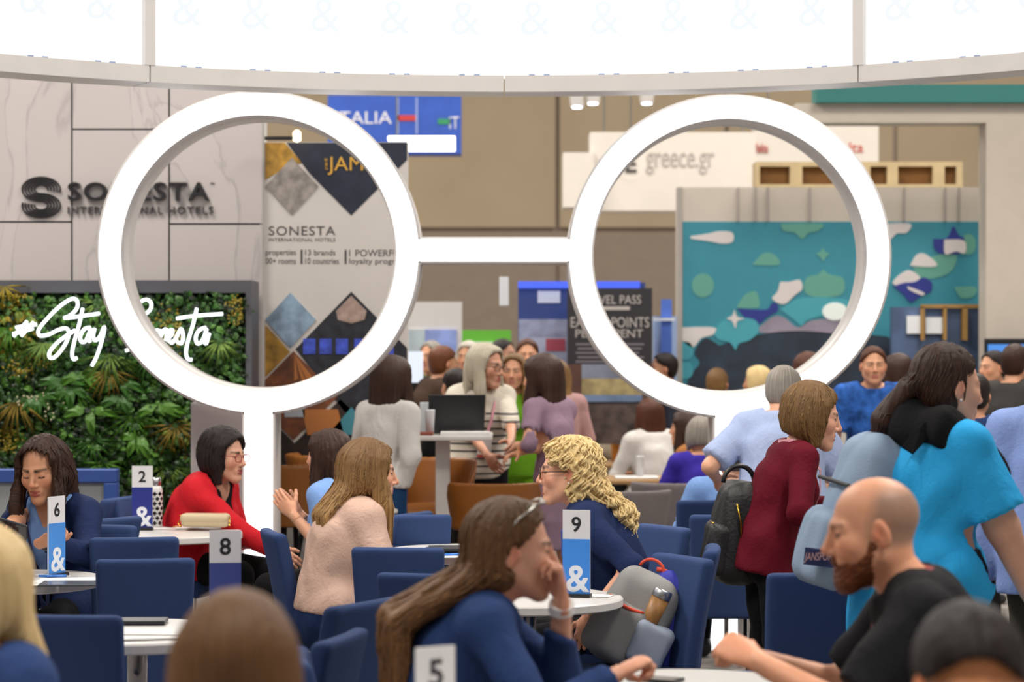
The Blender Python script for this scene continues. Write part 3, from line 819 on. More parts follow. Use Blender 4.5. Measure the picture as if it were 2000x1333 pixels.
# ---------------------------------------------------------------- overhead light ring
RC = Vector((-.04, 9.05, 0)); RR = 3.55; RZ = 3.0
def arc(r0, r1, z0, z1, a0, a1, n=10):
    mb = MB(); vs = []; fs = []
    for i in range(n + 1):
        a = R_(a0 + (a1 - a0) * i / n)
        for r, z in ((r0, z0), (r1, z0), (r1, z1), (r0, z1)): vs.append((RC.x + r * math.sin(a), RC.y + r * math.cos(a), z))
    for i in range(n):
        for k in range(4): l = (k + 1) % 4; fs.append([i * 4 + k, i * 4 + l, i * 4 + 4 + l, i * 4 + 4 + k])
    fs.append([0, 1, 2, 3]); fs.append([n * 4 + k for k in (3, 2, 1, 0)])
    return mb.add(vs, fs)
ring = empty('overhead_light_ring', (RC.x, RC.y, RZ), 0, 'huge white circular lightbox ring hung over the tables', 'light fixture')
alu = M('white_powder_coat', '#cfcbc8', .35, var=.03); lit = M('lit_fabric', '#ffffff', .6, emit=1.05); liti = M('lit_print', '#e9eff9', .6, emit=.92)
for k in range(12):
    arc(RR, RR + .26, RZ, RZ + .085, -180 + 30 * k + .05, -180 + 30 * (k + 1) - .05).build('frame_section', alu, ring)
    arc(RR, RR + .26, RZ + 1.5, RZ + 1.58, -180 + 30 * k + .05, -180 + 30 * (k + 1) - .05).build('top_frame_section', alu, ring)
for k in range(6):
    a = -150 + 60 * k
    arc(RR - .004, RR + .26, RZ + .085, RZ + 1.5, a - .45, a + .45, 2).build('mullion', alu, ring)
    pn = arc(RR + .03, RR + .22, RZ + .09, RZ + 1.49, a + .5, a + 59.5, 20).build('lit_panel', lit, ring)
    if a in (-90, -30, 30):
        for j in range(10):
            th = a + 3.2 + j * 5.85
            if abs(th) > 46: continue
            v, f = text_mesh('&', .26)
            for row, zz, sh in ((0, RZ + .30, 0),):
                w = v[:, 0] - v[:, 0].mean(); ang = R_(th) + w / RR
                vv = np.stack([RC.x + (RR + .0285) * np.sin(ang), RC.y + (RR + .0285) * np.cos(ang), v[:, 1] + zz], 1)
                rawobj('ampersand_print', vv, f, liti, pn)
            for e in (0, 1.25): arc(RR + .024, RR + .03, RZ + .086, RZ + .094, th - .4 + e, th + .1 + e, 2).build('edge_mark', M('print_blue', '#6f86b4', .6), pn)
for k in range(8):
    a = R_(45 * k + 10); MB().tube([(RC.x + (RR + .13) * math.sin(a), RC.y + (RR + .13) * math.cos(a), RZ + 1.58), (RC.x + (RR + .13) * math.sin(a), RC.y + (RR + .13) * math.cos(a), 9.4)], .006, 6).build('hanging_cable', M('steel_cable', '#8a8a8a', .4, 1), ring)
# ---------------------------------------------------------------- freestanding light sculpture: two hoops on posts joined by a beam
DS = 13.2; SS = FP / DS
sc = empty('light_sculpture', (P(965, 0, DS).x, DS + .1, 0), 0, 'giant glowing white twin hoop light sculpture joined by a beam', 'light sculpture')
case = M('sculpture_case', '#d6d2d0', .4, var=.03); glow = M('sculpture_glow', '#ffffff', .5, emit=1.8)
def annulus(c, r0, r1, y0, y1, n=96):
    vs = []; fs = []
    for i in range(n):
        a = 2 * math.pi * i / n
        for r, y in ((r0, y0), (r1, y0), (r1, y1), (r0, y1)): vs.append((c.x + r * math.cos(a), y, c.z + r * math.sin(a)))
    for i in range(n):
        j = (i + 1) % n
        for k in range(4): l = (k + 1) % 4; fs.append([i * 4 + k, j * 4 + k, j * 4 + l, i * 4 + l])
    return MB().add(vs, fs)
for px, py in ((505, 494), (1424.5, 501)):
    c = P(px, py, DS); ro = 317 / SS; ri = 265 / SS
    h_ = annulus(c, ri, ro, DS, DS + .34).build('hoop', case, sc, True)
    annulus(c, ri + .012, ro - .014, DS - .006, DS + .01).build('light_face', glow, h_)
    x0, x1 = c.x - .09, c.x + .09
    p_ = MB().rbox((x0, DS, .34), (x1, DS + .34, c.z - ro + .03), .006, 1).build('post', case, sc)
    MB().box((x0 + .014, DS - .006, .36), (x1 - .014, DS + .002, c.z - ro + .02)).build('light_face', glow, p_)
    b_ = MB().rbox((c.x - .26, DS - .05, 0), (c.x + .26, DS + .40, .36), .01, 1).build('base', case, sc)
    MB().box((c.x - .245, DS - .057, .02), (c.x + .245, DS - .05, .345)).build('light_face', glow, b_)
a = P(822, 515, DS); b = P(1108, 463, DS)
bm_ = MB().rbox((a.x - .02, DS, a.z), (b.x + .02, DS + .34, b.z), .006, 1).build('beam', case, sc)
MB().box((a.x - .02, DS - .006, a.z + .013), (b.x + .02, DS + .002, b.z - .013)).build('light_face', glow, bm_)
# ---------------------------------------------------------------- marble partition with letters
DW = 15.0
def marble():
    m = M('marble', '#cdc5c4', .3, var=.05, vscale=2); nt = m.node_tree; b = nt.nodes['Principled BSDF']
    w = nt.nodes.new('ShaderNodeTexNoise'); w.inputs['Scale'].default_value = 1.3; w.inputs['Detail'].default_value = 9; w.inputs['Distortion'].default_value = 1.6
    tc = nt.nodes.new('ShaderNodeTexCoord'); mp = nt.nodes.new('ShaderNodeMapping'); mp.inputs['Rotation'].default_value = (0, .7, 0); mp.inputs['Scale'].default_value = (1, 1, .45)
    nt.links.new(tc.outputs['Object'], mp.inputs[0]); nt.links.new(mp.outputs[0], w.inputs['Vector'])
    r = nt.nodes.new('ShaderNodeValToRGB'); e = r.color_ramp.elements
    e[0].position = .485; e[0].color = (*lin('#bfb7b5'), 1); e[1].position = .515; e[1].color = (*lin('#c2bab8'), 1)
    k = e.new(.5); k.color = (*lin('#aca5a5'), 1)
    nt.links.new(w.outputs['Fac'], r.inputs['Fac']); nt.links.new(r.outputs['Color'], b.inputs['Base Color'])
    return m
mw = MB().box((P(-200, 0, DW).x, DW + .03, 0), (P(512, 0, DW).x, DW + .2, P(0, 60, DW).z)).build('marble_partition', M('groove_dark', '#3d4147', .7))
tag(mw, 'pale marble partition wall with dark grooves behind the planted wall', 'partition')
for (x0, y0, x1, y1) in [(-200, 62, 138.5, 432), (-200, 435.5, 138.5, 1180), (142, 62, 328.5, 251), (142, 254.5, 328.5, 1180), (332, 62, 512, 436), (332, 439.5, 512, 1180)]:
    a = P(x0, y1, DW); b = P(x1, y0, DW); MB().box((a.x, DW, max(a.z, .02)), (b.x, DW + .03, b.z)).build('marble_slab', marble(), mw)
blkl = M('letter_black', '#1d1b1e', .25)
sgn = empty('wall_lettering', P(230, 420, DW), 0, 'black raised hotel name letters with striped round S emblem on marble', 'sign')
text_on('name_letters', 'SONESTA', 135, 411, 357, 393, DW, blkl, sgn, .05, 1.12, .012)
text_on('subtitle_letters', 'INTERNATIONAL', 133, 318, 404, 418, DW, M('letter_grey', '#4a4648', .4), sgn, .02, 1.15)
text_on('subtitle_letters', 'HOTELS', 329, 417, 404, 418, DW, M('letter_grey', '#4a4648', .4), sgn, .02, 1.15)
text_on('trademark', 'TM', 411, 419, 357, 361, DW, blkl, sgn, .005)
def emblem(px, py, hw, hh, d, mat, parent, th=.03):
    for r in (.33, .48, .63, .78, .93):
        pts = []
        for k in range(25): t = R_(-15 + 285 * k / 24); pts.append((r * math.cos(t), .63 + r * math.sin(t)))
        r2 = 1.26 - r
        for k in range(25): t = R_(90 - 285 * k / 24); pts.append((r2 * math.cos(t), -.63 + r2 * math.sin(t)))
        o_ = [P(px + x * hw / .95, py - z * hh / 1.58, d) for x, z in pts]
        L, Rr = [], []
        for i, p in enumerate(o_):
            t = o_[min(i + 1, len(o_) - 1)] - o_[max(i - 1, 0)]; n_ = Vector((-t.z, 0, t.x)).normalized() * (hw / 26 * d / FP)
            L.append(p + n_); Rr.append(p - n_)
        n = len(L); vs = L + Rr + [v - Vector((0, th, 0)) for v in L] + [v - Vector((0, th, 0)) for v in Rr]; fs = []
        for i in range(n - 1):
            fs += [[2 * n + i, 2 * n + i + 1, 3 * n + i + 1, 3 * n + i], [i, i + 1, 2 * n + i + 1, 2 * n + i], [n + i, 3 * n + i, 3 * n + i + 1, n + i + 1]]
        MB().add(vs, fs).build('emblem_stripe', mat, parent)
emblem(81, 386, 38, 40, DW, blkl, sgn, .015)
# ---------------------------------------------------------------- planted green wall with neon
DG = 14.55
gw = empty('planted_wall', (P(150, 0, DG).x, DG, 0), 0, 'framed vertical garden of ferns and leaves on marble partition', 'green wall')
a = P(-200, 0, DG); b = P(492, 548, DG); fr = M('frame_charcoal', '#55565c', .5)
MB().box((a.x, DG - .02, b.z - .075), (b.x, DG + .40, b.z)).build('frame_top', fr, gw)
MB().box((b.x - .035, DG - .02, 0), (b.x, DG + .40, b.z - .075)).build('frame_side', fr, gw)
MB().box((a.x, DG + .12, 0), (b.x - .035, DG + .16, b.z - .075)).build('backing', M('moss_dark', '#16200f', .9, bump=.6, bscale=40, var=.5, vscale=12), gw)
gx0, gx1, gz0, gz1 = a.x, b.x - .04, .3, b.z - .09
LG = [M('leaf_' + str(i), c, .5, var=.2) for i, c in enumerate(['#1c3314', '#264a18', '#33601c', '#162710', '#4c7a22', '#6d8a26', '#76862f', '#3f6626'])]
LY = M('leaf_yellow', '#94821c', .5, var=.2); LP = M('frond_pale', '#7d9a48', .5, var=.2); LO = M('frond_straw', '#84702c', .6, var=.2)
def leaf(mb, p, dirv, nrm, L, w, bend=.25):
    dirv = dirv.normalized(); sd = dirv.cross(nrm).normalized()
    pts = [p, p + dirv * L * .35 + sd * w / 2 + nrm * L * .05, p + dirv * L * .75 + sd * w * .35, p + dirv * L - nrm * L * bend, p + dirv * L * .75 - sd * w * .35, p + dirv * L * .35 - sd * w / 2 + nrm * L * .05, p + dirv * L * .45 + nrm * L * .10]
    mb.add(pts, [[0, 1, 6], [1, 2, 6], [2, 3, 6], [3, 4, 6], [4, 5, 6], [5, 0, 6]])
mb = MB(); rnd = random.Random(3)
for i in range(20000):
    x = rnd.uniform(gx0 + .05, gx1); z = rnd.uniform(gz0, gz1)
    n = (math.sin(x * 3.1 + 1.7 * math.sin(z * 2.3)) + math.sin(z * 4.3 + x * 1.9)) / 2
    mb.cm = (3 if rnd.random() < .15 else rnd.choice([0, 1, 1, 2, 2, 7, 4])) if n < .35 else rnd.choice([0, 1, 2, 4, 7])
    if n > .72 and rnd.random() < .5: mb.cm = rnd.choice([5, 6, 8])
    L = rnd.uniform(.025, .065); th = rnd.uniform(0, 2 * math.pi)
    leaf(mb, Vector((x, DG + rnd.uniform(-.03, .12), z)), Vector((math.cos(th), -.5, math.sin(th) - .35)), Vector((rnd.uniform(-.4, .4), -1, rnd.uniform(0, .6))).normalized(), L, L * rnd.uniform(.4, .7))
tag(mb.build('small_leaves', LG + [LY], gw), kind='stuff')
def frond(px, py, L, n, mat, spread=150, base=-90, w=.016):
    c = P(px, py, DG); c.y = DG - .01 + rnd.uniform(-.02, .02); mb = MB()
    for i in range(n):
        th = R_(base - spread / 2 + spread * i / max(n - 1, 1) + rnd.uniform(-6, 6)); l = L * rnd.uniform(.75, 1.05)
        leaf(mb, c, Vector((math.cos(th), -.30, math.sin(th))), Vector((0, -1, .2)).normalized(), l, w, .35)
    mb.build('fern_frond', mat, gw)
for px, py, L, n, m_, sp in [(85, 560 + 110, .28, 12, LP, 160), (195, 590, .25, 11, LP, 200), (215, 690, .34, 13, LP, 140), (215, 720, .30, 11, LO, 130), (430, 665, .26, 10, LP, 150), (35, 780, .40, 12, LO, 110),
                             (20, 640, .3, 12, LG[4], 170), (180, 860, .3, 11, LG[2], 180), (260, 810, .34, 12, LG[4], 190), (345, 830, .33, 12, LO, 170), (300, 880, .28, 11, LG[2], 180), (330, 910, .30, 12, LP, 150), (150, 760, .3, 10, LG[4], 200), (250, 610, .24, 10, LG[7], 200),
                             (120, 600, .22, 9, LG[7], 180), (60, 850, .3, 12, LG[4], 170), (290, 700, .28, 10, LG[2], 180), (440, 580, .22, 9, LG[1], 200), (370, 720, .26, 10, LG[7], 190), (10, 560, .22, 9, LY, 190), (205, 905, .26, 10, LG[4], 180), (150, 930, .26, 10, LG[2], 190)]:
    frond(px, py, L * .8, n, m_, sp, w=.013)
for (px, py) in [(125, 740), (140, 750), (165, 725), (235, 740), (75, 770), (240, 770), (100, 875), (270, 850), (175, 800), (310, 790)]:                # broad leaf sprigs
    c = P(px, py, DG); mb = MB()
    for k in range(5):
        th = R_(rnd.uniform(180, 360)); leaf(mb, Vector((c.x, DG - .02, c.z)), Vector((math.cos(th), -.3, math.sin(th))), Vector((0, -1, .3)).normalized(), rnd.uniform(.10, .2), .06, .3)
    mb.build('broad_leaf_sprig', rnd.choice([LG[2], LG[4]]), gw)
for (px, py, r) in [(45, 720, 34), (85, 700, 26), (30, 575, 30), (460, 595, 24), (330, 625, 32), (320, 690, 30), (345, 660, 26), (20, 850, 24), (470, 620, 24), (20, 870, 28)]:   # yellow blossom sprays
    mb = MB()
    for k in range(60):
        c = P(min(470, px + rnd.gauss(0, r * .45)), max(578, py + rnd.gauss(0, r * .35)), DG); c.y = DG - rnd.uniform(0, .05); th = rnd.uniform(0, 6.3)
        leaf(mb, c, Vector((math.cos(th), -.5, math.sin(th))), Vector((0, -1, 0)), rnd.uniform(.013, .026), .012)
    mb.build('yellow_spray', LY, gw)
mb = MB()
for k in range(46):
    c = P(rnd.choice([95, 60, 75]) + rnd.gauss(0, 16), 790 + rnd.gauss(0, 16), DG); c.y = DG - .04; mb.lathe([(.001, -.006), (.006, -.003), (.006, .003), (.001, .006)], c, 6)
mb.build('berry_cluster', M('berry', '#c9c4a0', .5), gw)
neon = empty('neon_sign', P(230, 700, DG - .10), 0, 'white handwritten neon hashtag greeting on planted wall', 'neon sign')
nm = M('neon_white', '#f4f8ff', .4, emit=2.6); DN = DG - .11
def Z4(x, y): return P(x / 2.857, 430 + y / 2.857, DN)
def smooth_path(pts, n=6):
    out = []; p = [pts[0]] + list(pts) + [pts[-1]]
    for i in range(1, len(p) - 2):
        for k in range(n):
            t = k / n; q = []
            for c in range(2):
                a_, b_, c_, d_ = p[i-1][c], p[i][c], p[i+1][c], p[i+2][c]
                q.append(.5 * (2 * b_ + (c_ - a_) * t + (2 * a_ - 5 * b_ + 4 * c_ - d_) * t * t + (3 * b_ - a_ - 3 * c_ + d_) * t ** 3))
            out.append(tuple(q))
    return out + [pts[-1]]
for st_ in [[(75, 650), (152, 565)], [(118, 648), (188, 570)], [(88, 600), (204, 583)], [(72, 636), (186, 606)],
            [(355, 548), (395, 530), (430, 490), (428, 448), (395, 442), (330, 485), (260, 555), (216, 612), (222, 645), (270, 640), (330, 612), (372, 606), (384, 640), (360, 700), (310, 762), (278, 768), (278, 735), (320, 685), (380, 640), (420, 615)],
            [(462, 492), (440, 590), (412, 690), (402, 750), (412, 778), (430, 768)], [(355, 548), (430, 540), (556, 522)],
            [(505, 600), (470, 610), (448, 650), (455, 680), (480, 672), (508, 605), (496, 660), (504, 682)],
            [(528, 605), (520, 650), (532, 672), (558, 650), (582, 596), (572, 660), (540, 760), (512, 815)],
            [(735, 496), (775, 462), (815, 444), (842, 462), (838, 500), (796, 538)], [(735, 496), (690, 540), (700, 590), (770, 615), (800, 650), (770, 700), (700, 730)],
            [(800, 640), (840, 612), (868, 622), (868, 662), (842, 688), (828, 668), (845, 625), (885, 615)],
            [(885, 680), (898, 612), (892, 655), (918, 612), (932, 622), (925, 672)], [(925, 672), (958, 640), (962, 615), (944, 622), (938, 662), (960, 685), (985, 655)],
            [(985, 655), (1010, 608), (1022, 650), (1012, 688), (988, 680)], [(1098, 492), (1078, 580), (1048, 680), (1038, 740), (1048, 775), (1072, 780)], [(985, 550), (1090, 535), (1243, 524)],
            [(1150, 600), (1112, 615), (1092, 655), (1102, 690), (1130, 672), (1155, 605), (1140, 665), (1150, 690), (1168, 632)]]:
    MB().tube([Z4(*q) for q in (smooth_path(st_) if len(st_) > 2 else st_)], .0095, 8).build('neon_tube', nm, neon, True)
for px_, py_ in ((60, 640), (140, 640), (190, 660), (300, 650), (385, 640)):
    p_ = P(px_, py_, DN); MB().tube([p_ + Vector((0, .005, 0)), p_ + Vector((0, .24, 0))], .005, 6).build('standoff', chrome_ := M('chrome', '#c9c9cc', .12, 1), neon)
# ---------------------------------------------------------------- white kiosk, blue low partition
tag(MB().rbox((P(379, 0, 13.9).x, 13.75, 0), (P(500, 0, 13.9).x, 14.4, P(0, 785, 13.9).z), .01).build('white_kiosk', M('kiosk_white', '#cbc4c4', .5)), 'plain white upright kiosk block beside planted wall', 'kiosk')
DP = 13.2
bp_ = empty('blue_partition', (P(100, 0, DP).x, DP, 0), 0, 'low blue framed partition with grey inset before planted wall', 'partition')
bf = M('partition_blue', '#2b4a90', .5, var=.05); a = P(-160, 917, DP); b = P(229, 917, DP); zt = a.z
MB().rbox((a.x, DP, zt - .075), (b.x, DP + .09, zt), .006, 1).build('top_rail', bf, bp_)
for x in (b.x - .075, P(-150, 0, DP).x): MB().rbox((x, DP, 0), (x + .075, DP + .09, zt - .075), .006, 1).build('upright', bf, bp_)
MB().rbox((a.x, DP, .02), (b.x, DP + .09, .10), .006, 1).build('bottom_rail', bf, bp_)
MB().box((a.x + .07, DP + .03, .1), (b.x - .075, DP + .05, zt - .075)).build('inset_panel', M('inset_grey', '#8f9394', .7, bump=.2), bp_)
# ---------------------------------------------------------------- banner tower with diamonds
DB = 15.05
bt = empty('hotel_banner', (P(655, 0, DB).x, DB, 0), 0, 'tall pale hotel banner wall with diamond shaped photo collage', 'banner')
a = P(517, 278, DB); b = P(796, 278, DB)
MB().box((a.x, DB, 0), (b.x, DB + .12, a.z)).build('panel', M('banner_white', '#c9c3be', .6), bt)
MB().box((P(508, 0, DB).x, DB - .03, 0), (a.x, DB + .15, P(0, 60, DB).z)).build('edge_post', M('post_silver', '#c2bfbb', .4), bt)
MB().tube([P(517, 270, DB - .15), P(580, 270, DB - .15)], .012, 8).build('lamp_arm', blkl, bt)
MB().lathe([(.005, 0), (.025, .01), (.025, .06), (.01, .075)], P(580, 278, DB - .15), 14).build('spot_lamp', M('warm_bulb', '#fff0c0', .4, emit=4), bt)
def dia(name, pts, mat, k=1): return polypx(pts, DB - .004 * k, .004 * k).build(name, mat, bt)
nv = M('print_navy', '#1b2133', .5, var=.25, vscale=9); gd = M('print_gold', '#a27a2c', .5, var=.5, vscale=14); wd_ = M('print_wood', '#6b3d22', .5, var=.5, vscale=12)
dia('navy_diamond', [(560, 279), (795, 279), (795, 312), (686, 421), (604, 338)], nv)
dia('gold_diamond', [(518, 279), (556, 279), (590, 318), (553, 330), (518, 352)], gd)
dia('hall_photo_diamond', [(570, 308), (622, 364), (570, 420), (518, 364)], M('print_room', '#8f8782', .5, var=.4, vscale=16), 2)
dia('city_photo_diamond', [(567, 572), (617, 625), (567, 680), (518, 625)], M('print_sky', '#7f96ab', .5, var=.45, vscale=10), 2)
dia('ballroom_photo_diamond', [(686, 570), (795, 680), (795, 705), (686, 822), (577, 682)], M('print_dark', '#22242c', .5, var=.6, vscale=16), 1)
dia('ceiling_print', [(686, 578), (716, 608), (712, 625), (686, 632), (660, 625), (656, 608)], M('print_ceiling', '#a08a80', .5, var=.3, vscale=18), 2)
for i, x in enumerate((592, 624, 656, 692, 745)):
    dia('screen_print', [(x, 662), (x + 24, 662), (x + 24, 692), (x, 692)], M('print_blue_glow', '#3b4fb8', .5, var=.4, vscale=20), 2)
dia('gold_corner', [(518, 635), (567, 688), (518, 738)], gd, 1)
dia('chair_photo_diamond', [(573, 686), (660, 775), (573, 860), (518, 806), (518, 742)], wd_, 2)
for i in range(4): dia('slat_print', [(575, 692), (582 + i * 18, 740 + i * 10), (574 + i * 18, 745 + i * 10)], M('print_amber', '#b06f38', .5), 3)
dia('bar_photo_diamond', [(665, 780), (755, 868), (755, 960), (660, 1000), (520, 1000), (520, 812), (575, 866)], M('print_bar', '#2a1d18', .5, var=.7, vscale=14), 1)
dia('amber_print', [(590, 800), (660, 800), (672, 850), (600, 850)], M('print_amber', '#b06f38', .5), 3)
dia('sheet_print', [(556, 783), (595, 783), (595, 815), (556, 815)], M('print_pale', '#aab0b8', .5), 3)
dia('teal_diamond', [(686, 796), (740, 850), (640, 850)], M('print_teal', '#3f8494', .5), 3)
dia('navy_corner', [(795, 710), (795, 905), (745, 855), (690, 800)], nv, 2)
gl = M('letter_gold', '#d0a03c', .4); gr = M('banner_letters', '#4a4646', .5)
text_on('banner_lettering', 'JAMES', 640, 750, 306, 342, DB - .008, gl, bt, .003)
text_on('banner_lettering', 'THE', 634, 640, 310, 332, DB - .008, gl, bt, .002)
text_on('banner_lettering', 'SONESTA', 525, 655, 442, 460, DB, gr, bt, .003, 1.1)
text_on('banner_lettering', 'INTERNATIONAL HOTELS', 525, 655, 465, 472, DB, gr, bt, .002, 1.1)
for t, x0, x1, y0, y1 in [('properties', 519, 578, 488, 502), ('00+ rooms', 519, 578, 504, 516), ('13 brands', 596, 655, 488, 499), ('10 countries', 596, 662, 504, 516), ('1 POWERFUL', 682, 790, 488, 501), ('loyalty program', 682, 792, 505, 519)]:
    text_on('banner_lettering', t, x0, x1, y0, y1, DB, gr, bt, .002)
for x in (587, 673): rect(x, 488, x + 4, 516, DB - .002, .002).build('divider_print', gr, bt)
# ---------------------------------------------------------------- hanging signs and far stands
white_s = M('sign_white', '#ddd6cd', .6); 
sg = empty('country_sign', P(770, 300, 24), 0, 'blue hanging sign with white country name', 'sign')
rect(640, 186, 900, 300, 24, .4).build('panel', M('italy_blue', '#2c56b8', .5, var=.1), sg)
text_on('lettering', 'ITALIA', 655, 765, 218, 242, 24, M('letter_white', '#e6e6ee', .5), sg, .01)
rect(776, 225, 812, 236, 23.99, .01).build('red_mark', M('mark_red', '#c23838', .5), sg); rect(855, 232, 880, 243, 23.99, .01).build('green_mark', M('mark_green', '#2f9060', .5), sg)
text_on('lettering', 'IT', 878, 896, 228, 252, 24, M('letter_white', '#e6e6ee', .5), sg, .01)
for x in (775, 812): rect(x, 190, x + 4, 262, 23.99, .01).build('seam_strip', M('seam_pale', '#8fa2d8', .5), sg)
tb = empty('tube_light_bank', P(820, 300, 22), 0, 'bank of three bright tube lights below the blue country sign', 'light')
for i, y in enumerate((271, 281, 291)):
    a = P(758 if i == 0 else 796, y, 22); b = P(889, y, 22); MB().tube([a, b], .022, 10).build('tube_light', M('tube_glow', '#fff6e8', .4, emit=5), tb)
rect(764, 279, 795, 310, 22.1, .2).build('housing', M('housing_dark', '#4a4440', .6), tb)
gs = empty('white_hanging_sign', P(1310, 410, 23), 0, 'long white hanging sign with dark web address', 'sign')
rect(1153, 258, 1476, 412, 23, .5).build('panel', white_s, gs); rect(1100, 298, 1160, 405, 22.9, .5).build('end_box', white_s, gs)
text_on('lettering', 'greece.gr', 1262, 1395, 298, 340, 23, M('letter_soft_grey', '#b5aea8', .6), gs, .01)
rs = empty('round_sign', P(1232, 345, 22), 0, 'small round white sign with dark letter E', 'sign')
polypx([(1232 + 30 * math.cos(k * .2618), 322 + 30 * math.sin(k * .2618)) for k in range(24)], 22, .03).build('disc', M('disc_white', '#e4ddd4', .6), rs)
text_on('sign_letter', 'E', 1222, 1243, 304, 337, 22, M('letter_dark', '#4a4644', .6), rs, .01, offset=.02)
ms = empty('white_country_sign', P(1600, 320, 24.5), 0, 'white hanging sign with small red country name', 'sign')
rect(1476, 238, 1716, 322, 24.5, .4).build('panel', white_s, ms); text_on('lettering', 'Malta', 1622, 1686, 278, 298, 24.5, M('letter_red', '#c85a50', .6), ms, .01)
text_on('lettering', 'Malta', 1470, 1500, 280, 298, 24.49, M('letter_red', '#c85a50', .6), ms, .01)
for i, (px, py) in enumerate([(1127, 210), (1158, 203), (1263, 203)]):
    s_ = empty('ceiling_spotlight', P(px, py, 26), 0, 'small bright ceiling spotlight on a rail far back', 'spotlight', 'far ceiling spotlights')
    MB().lathe([(.02, 0), (.07, .01), (.08, .12), (.03, .2)], P(px, py, 26), 14).build('housing', M('spot_white', '#d8d4d0', .4), s_); MB().lathe([(.05, -.004), (.05, .012)], P(px, py, 26), 14).build('lens', M('spot_glow', '#f2f4ff', .3, emit=8), s_)
# ---------------------------------------------------------------- right stand: beams, lattice, mural wall
D2 = 20.0
st2 = empty('stand_frame', P(1800, 240, 18.8), 0, 'pale overhead beam frame with teal top and square column', 'frame')
cream = M('frame_cream', '#c9bfb2', .6, var=.03)
rect(1555, 202, 2100, 240, 18.8, .3).build('beam', cream, st2); rect(1595, 165, 2100, 200, 18.7, .3).build('teal_fascia', M('fascia_teal', '#2f7a76', .6), st2)
a = P(1926, 240, 18.8); b = P(2003, 240, 18.8); MB().box((a.x, 18.8, 0), (b.x, 19.1, a.z)).build('column', cream, st2)
wl = empty('wooden_lattice', P(1670, 365, 21), 0, 'wooden lattice box row with dark openings above mural wall', 'lattice')
rect(1476, 318, 1880, 368, 21.1, .3).build('back', M('wood_brown', '#80561f', .6, var=.2), wl)
ow = M('wood_pale', '#bda880', .6, var=.1)
for (x0, y0, x1, y1) in [(1476, 316, 1880, 325), (1476, 360, 1880, 369), (1476, 325, 1484, 360), (1543, 325, 1567, 360), (1640, 325, 1700, 360), (1733, 325, 1754, 360), (1822, 325, 1845, 360), (1868, 325, 1880, 360)]:
    rect(x0, y0, x1, y1, 21, .3).build('lattice_bar', ow, wl)
mu = empty('mural_wall', (P(1630, 0, D2).x, D2, 0), 0, 'white stand wall with large teal mural of rounded cloud shapes', 'mural wall')
a = P(1322, 366, D2); b = P(1926, 366, D2); MB().box((a.x, D2, 0), (b.x, D2 + .15, a.z)).build('panel_wall', M('stand_white', '#c4bbaf', .6), mu)
MB().box((a.x, D2 - .03, 0), (P(1332, 0, D2).x, D2, a.z)).build('edge_profile', M('profile_grey', '#a19a94', .5), mu)
for x in (1440, 1474, 1498, 1580, 1765, 1845, 1872): rect(x, 366, x + 4, 432, D2 - .015, .015).build('wall_profile', M('profile_grey', '#a19a94', .5), mu)
rect(1333, 433, 1925, 780, D2 - .006, .006).build('mural_ground', M('mural_teal', '#2f8496', .55, var=.04), mu)
def Z6(x, y): return (1300 + x / 2.857, 430 + y / 2.857)
def blob(name, pts, mat, k): 
    pts = smooth_path(list(pts) + [pts[0]], 4)[:-1]
    return polypx([Z6(*q) for q in pts], D2 - .006 - .004 * k, .004 * k).build(name, mat, mu)
g1 = M('mural_green', '#5b9a8a', .55); w1 = M('mural_white', '#cfc8c6', .55); n1 = M('mural_navy', '#1f2d82', .55); dk = M('mural_city', '#1d2b3c', .55, var=.5, vscale=5); aq = M('mural_aqua', '#3f9aa8', .55); pk = M('mural_dusk', '#8d8494', .55, var=.15)
def oval(cx, cy, rx, ry, n=14): return [(cx + rx * math.cos(6.283 * k / n), cy + ry * math.sin(6.283 * k / n)) for k in range(n)]
blob('mural_shape', [(300, 700), (520, 640), (740, 620), (1000, 640), (1290, 680), (1290, 985), (620, 985), (160, 985), (130, 880), (190, 800), (160, 740), (220, 660)], dk, 1)
blob('mural_shape', oval(208, 365, 62, 66), g1, 1); blob('mural_shape', [(485, 250), (545, 185), (610, 195), (632, 250)], g1, 1)
blob('mural_shape', [(640, 20), (870, 20), (850, 60), (800, 70), (762, 105), (720, 70), (660, 60)], g1, 1)
blob('mural_shape', [(880, 155), (895, 180), (915, 190), (895, 205), (880, 230), (862, 205), (840, 190), (862, 178)], g1, 1)
blob('mural_shape', [(880, 275), (915, 305), (985, 320), (1000, 380), (960, 425), (810, 425), (770, 380), (790, 320), (850, 305)], g1, 1)
blob('mural_shape', [(395, 490), (440, 420), (500, 398), (520, 440), (515, 490)], g1, 1)
blob('mural_shape', [(640, 345), (690, 345), (750, 335), (762, 385), (720, 420), (660, 470), (595, 440), (625, 400)], w1, 2)
blob('mural_shape', [(400, 495), (560, 500), (590, 465), (625, 470), (625, 510), (570, 540), (520, 580), (450, 550)], n1, 2)
blob('mural_shape', [(640, 500), (740, 440), (880, 430), (1020, 450), (1060, 520), (900, 530), (790, 560), (760, 590), (720, 560)], aq, 2)
blob('mural_shape', [(520, 600), (600, 540), (660, 545), (740, 600), (820, 560), (1000, 560), (1000, 632), (760, 625), (540, 630)], pk, 1)
blob('mural_shape', oval(945, 510, 70, 50), M('mural_sun', '#e8f2ee', .5), 3)
blob('mural_shape', [(80, 600), (270, 600), (265, 640), (200, 660), (150, 710), (85, 660)], w1, 2)
blob('mural_shape', [(270, 640), (310, 570), (400, 545), (500, 560), (520, 620), (470, 670), (410, 690), (390, 725), (360, 685), (300, 670)], aq, 3)
blob('mural_shape', [(385, 500), (400, 540), (440, 550), (400, 565), (390, 605), (372, 565), (342, 550), (372, 535)], w1, 4)
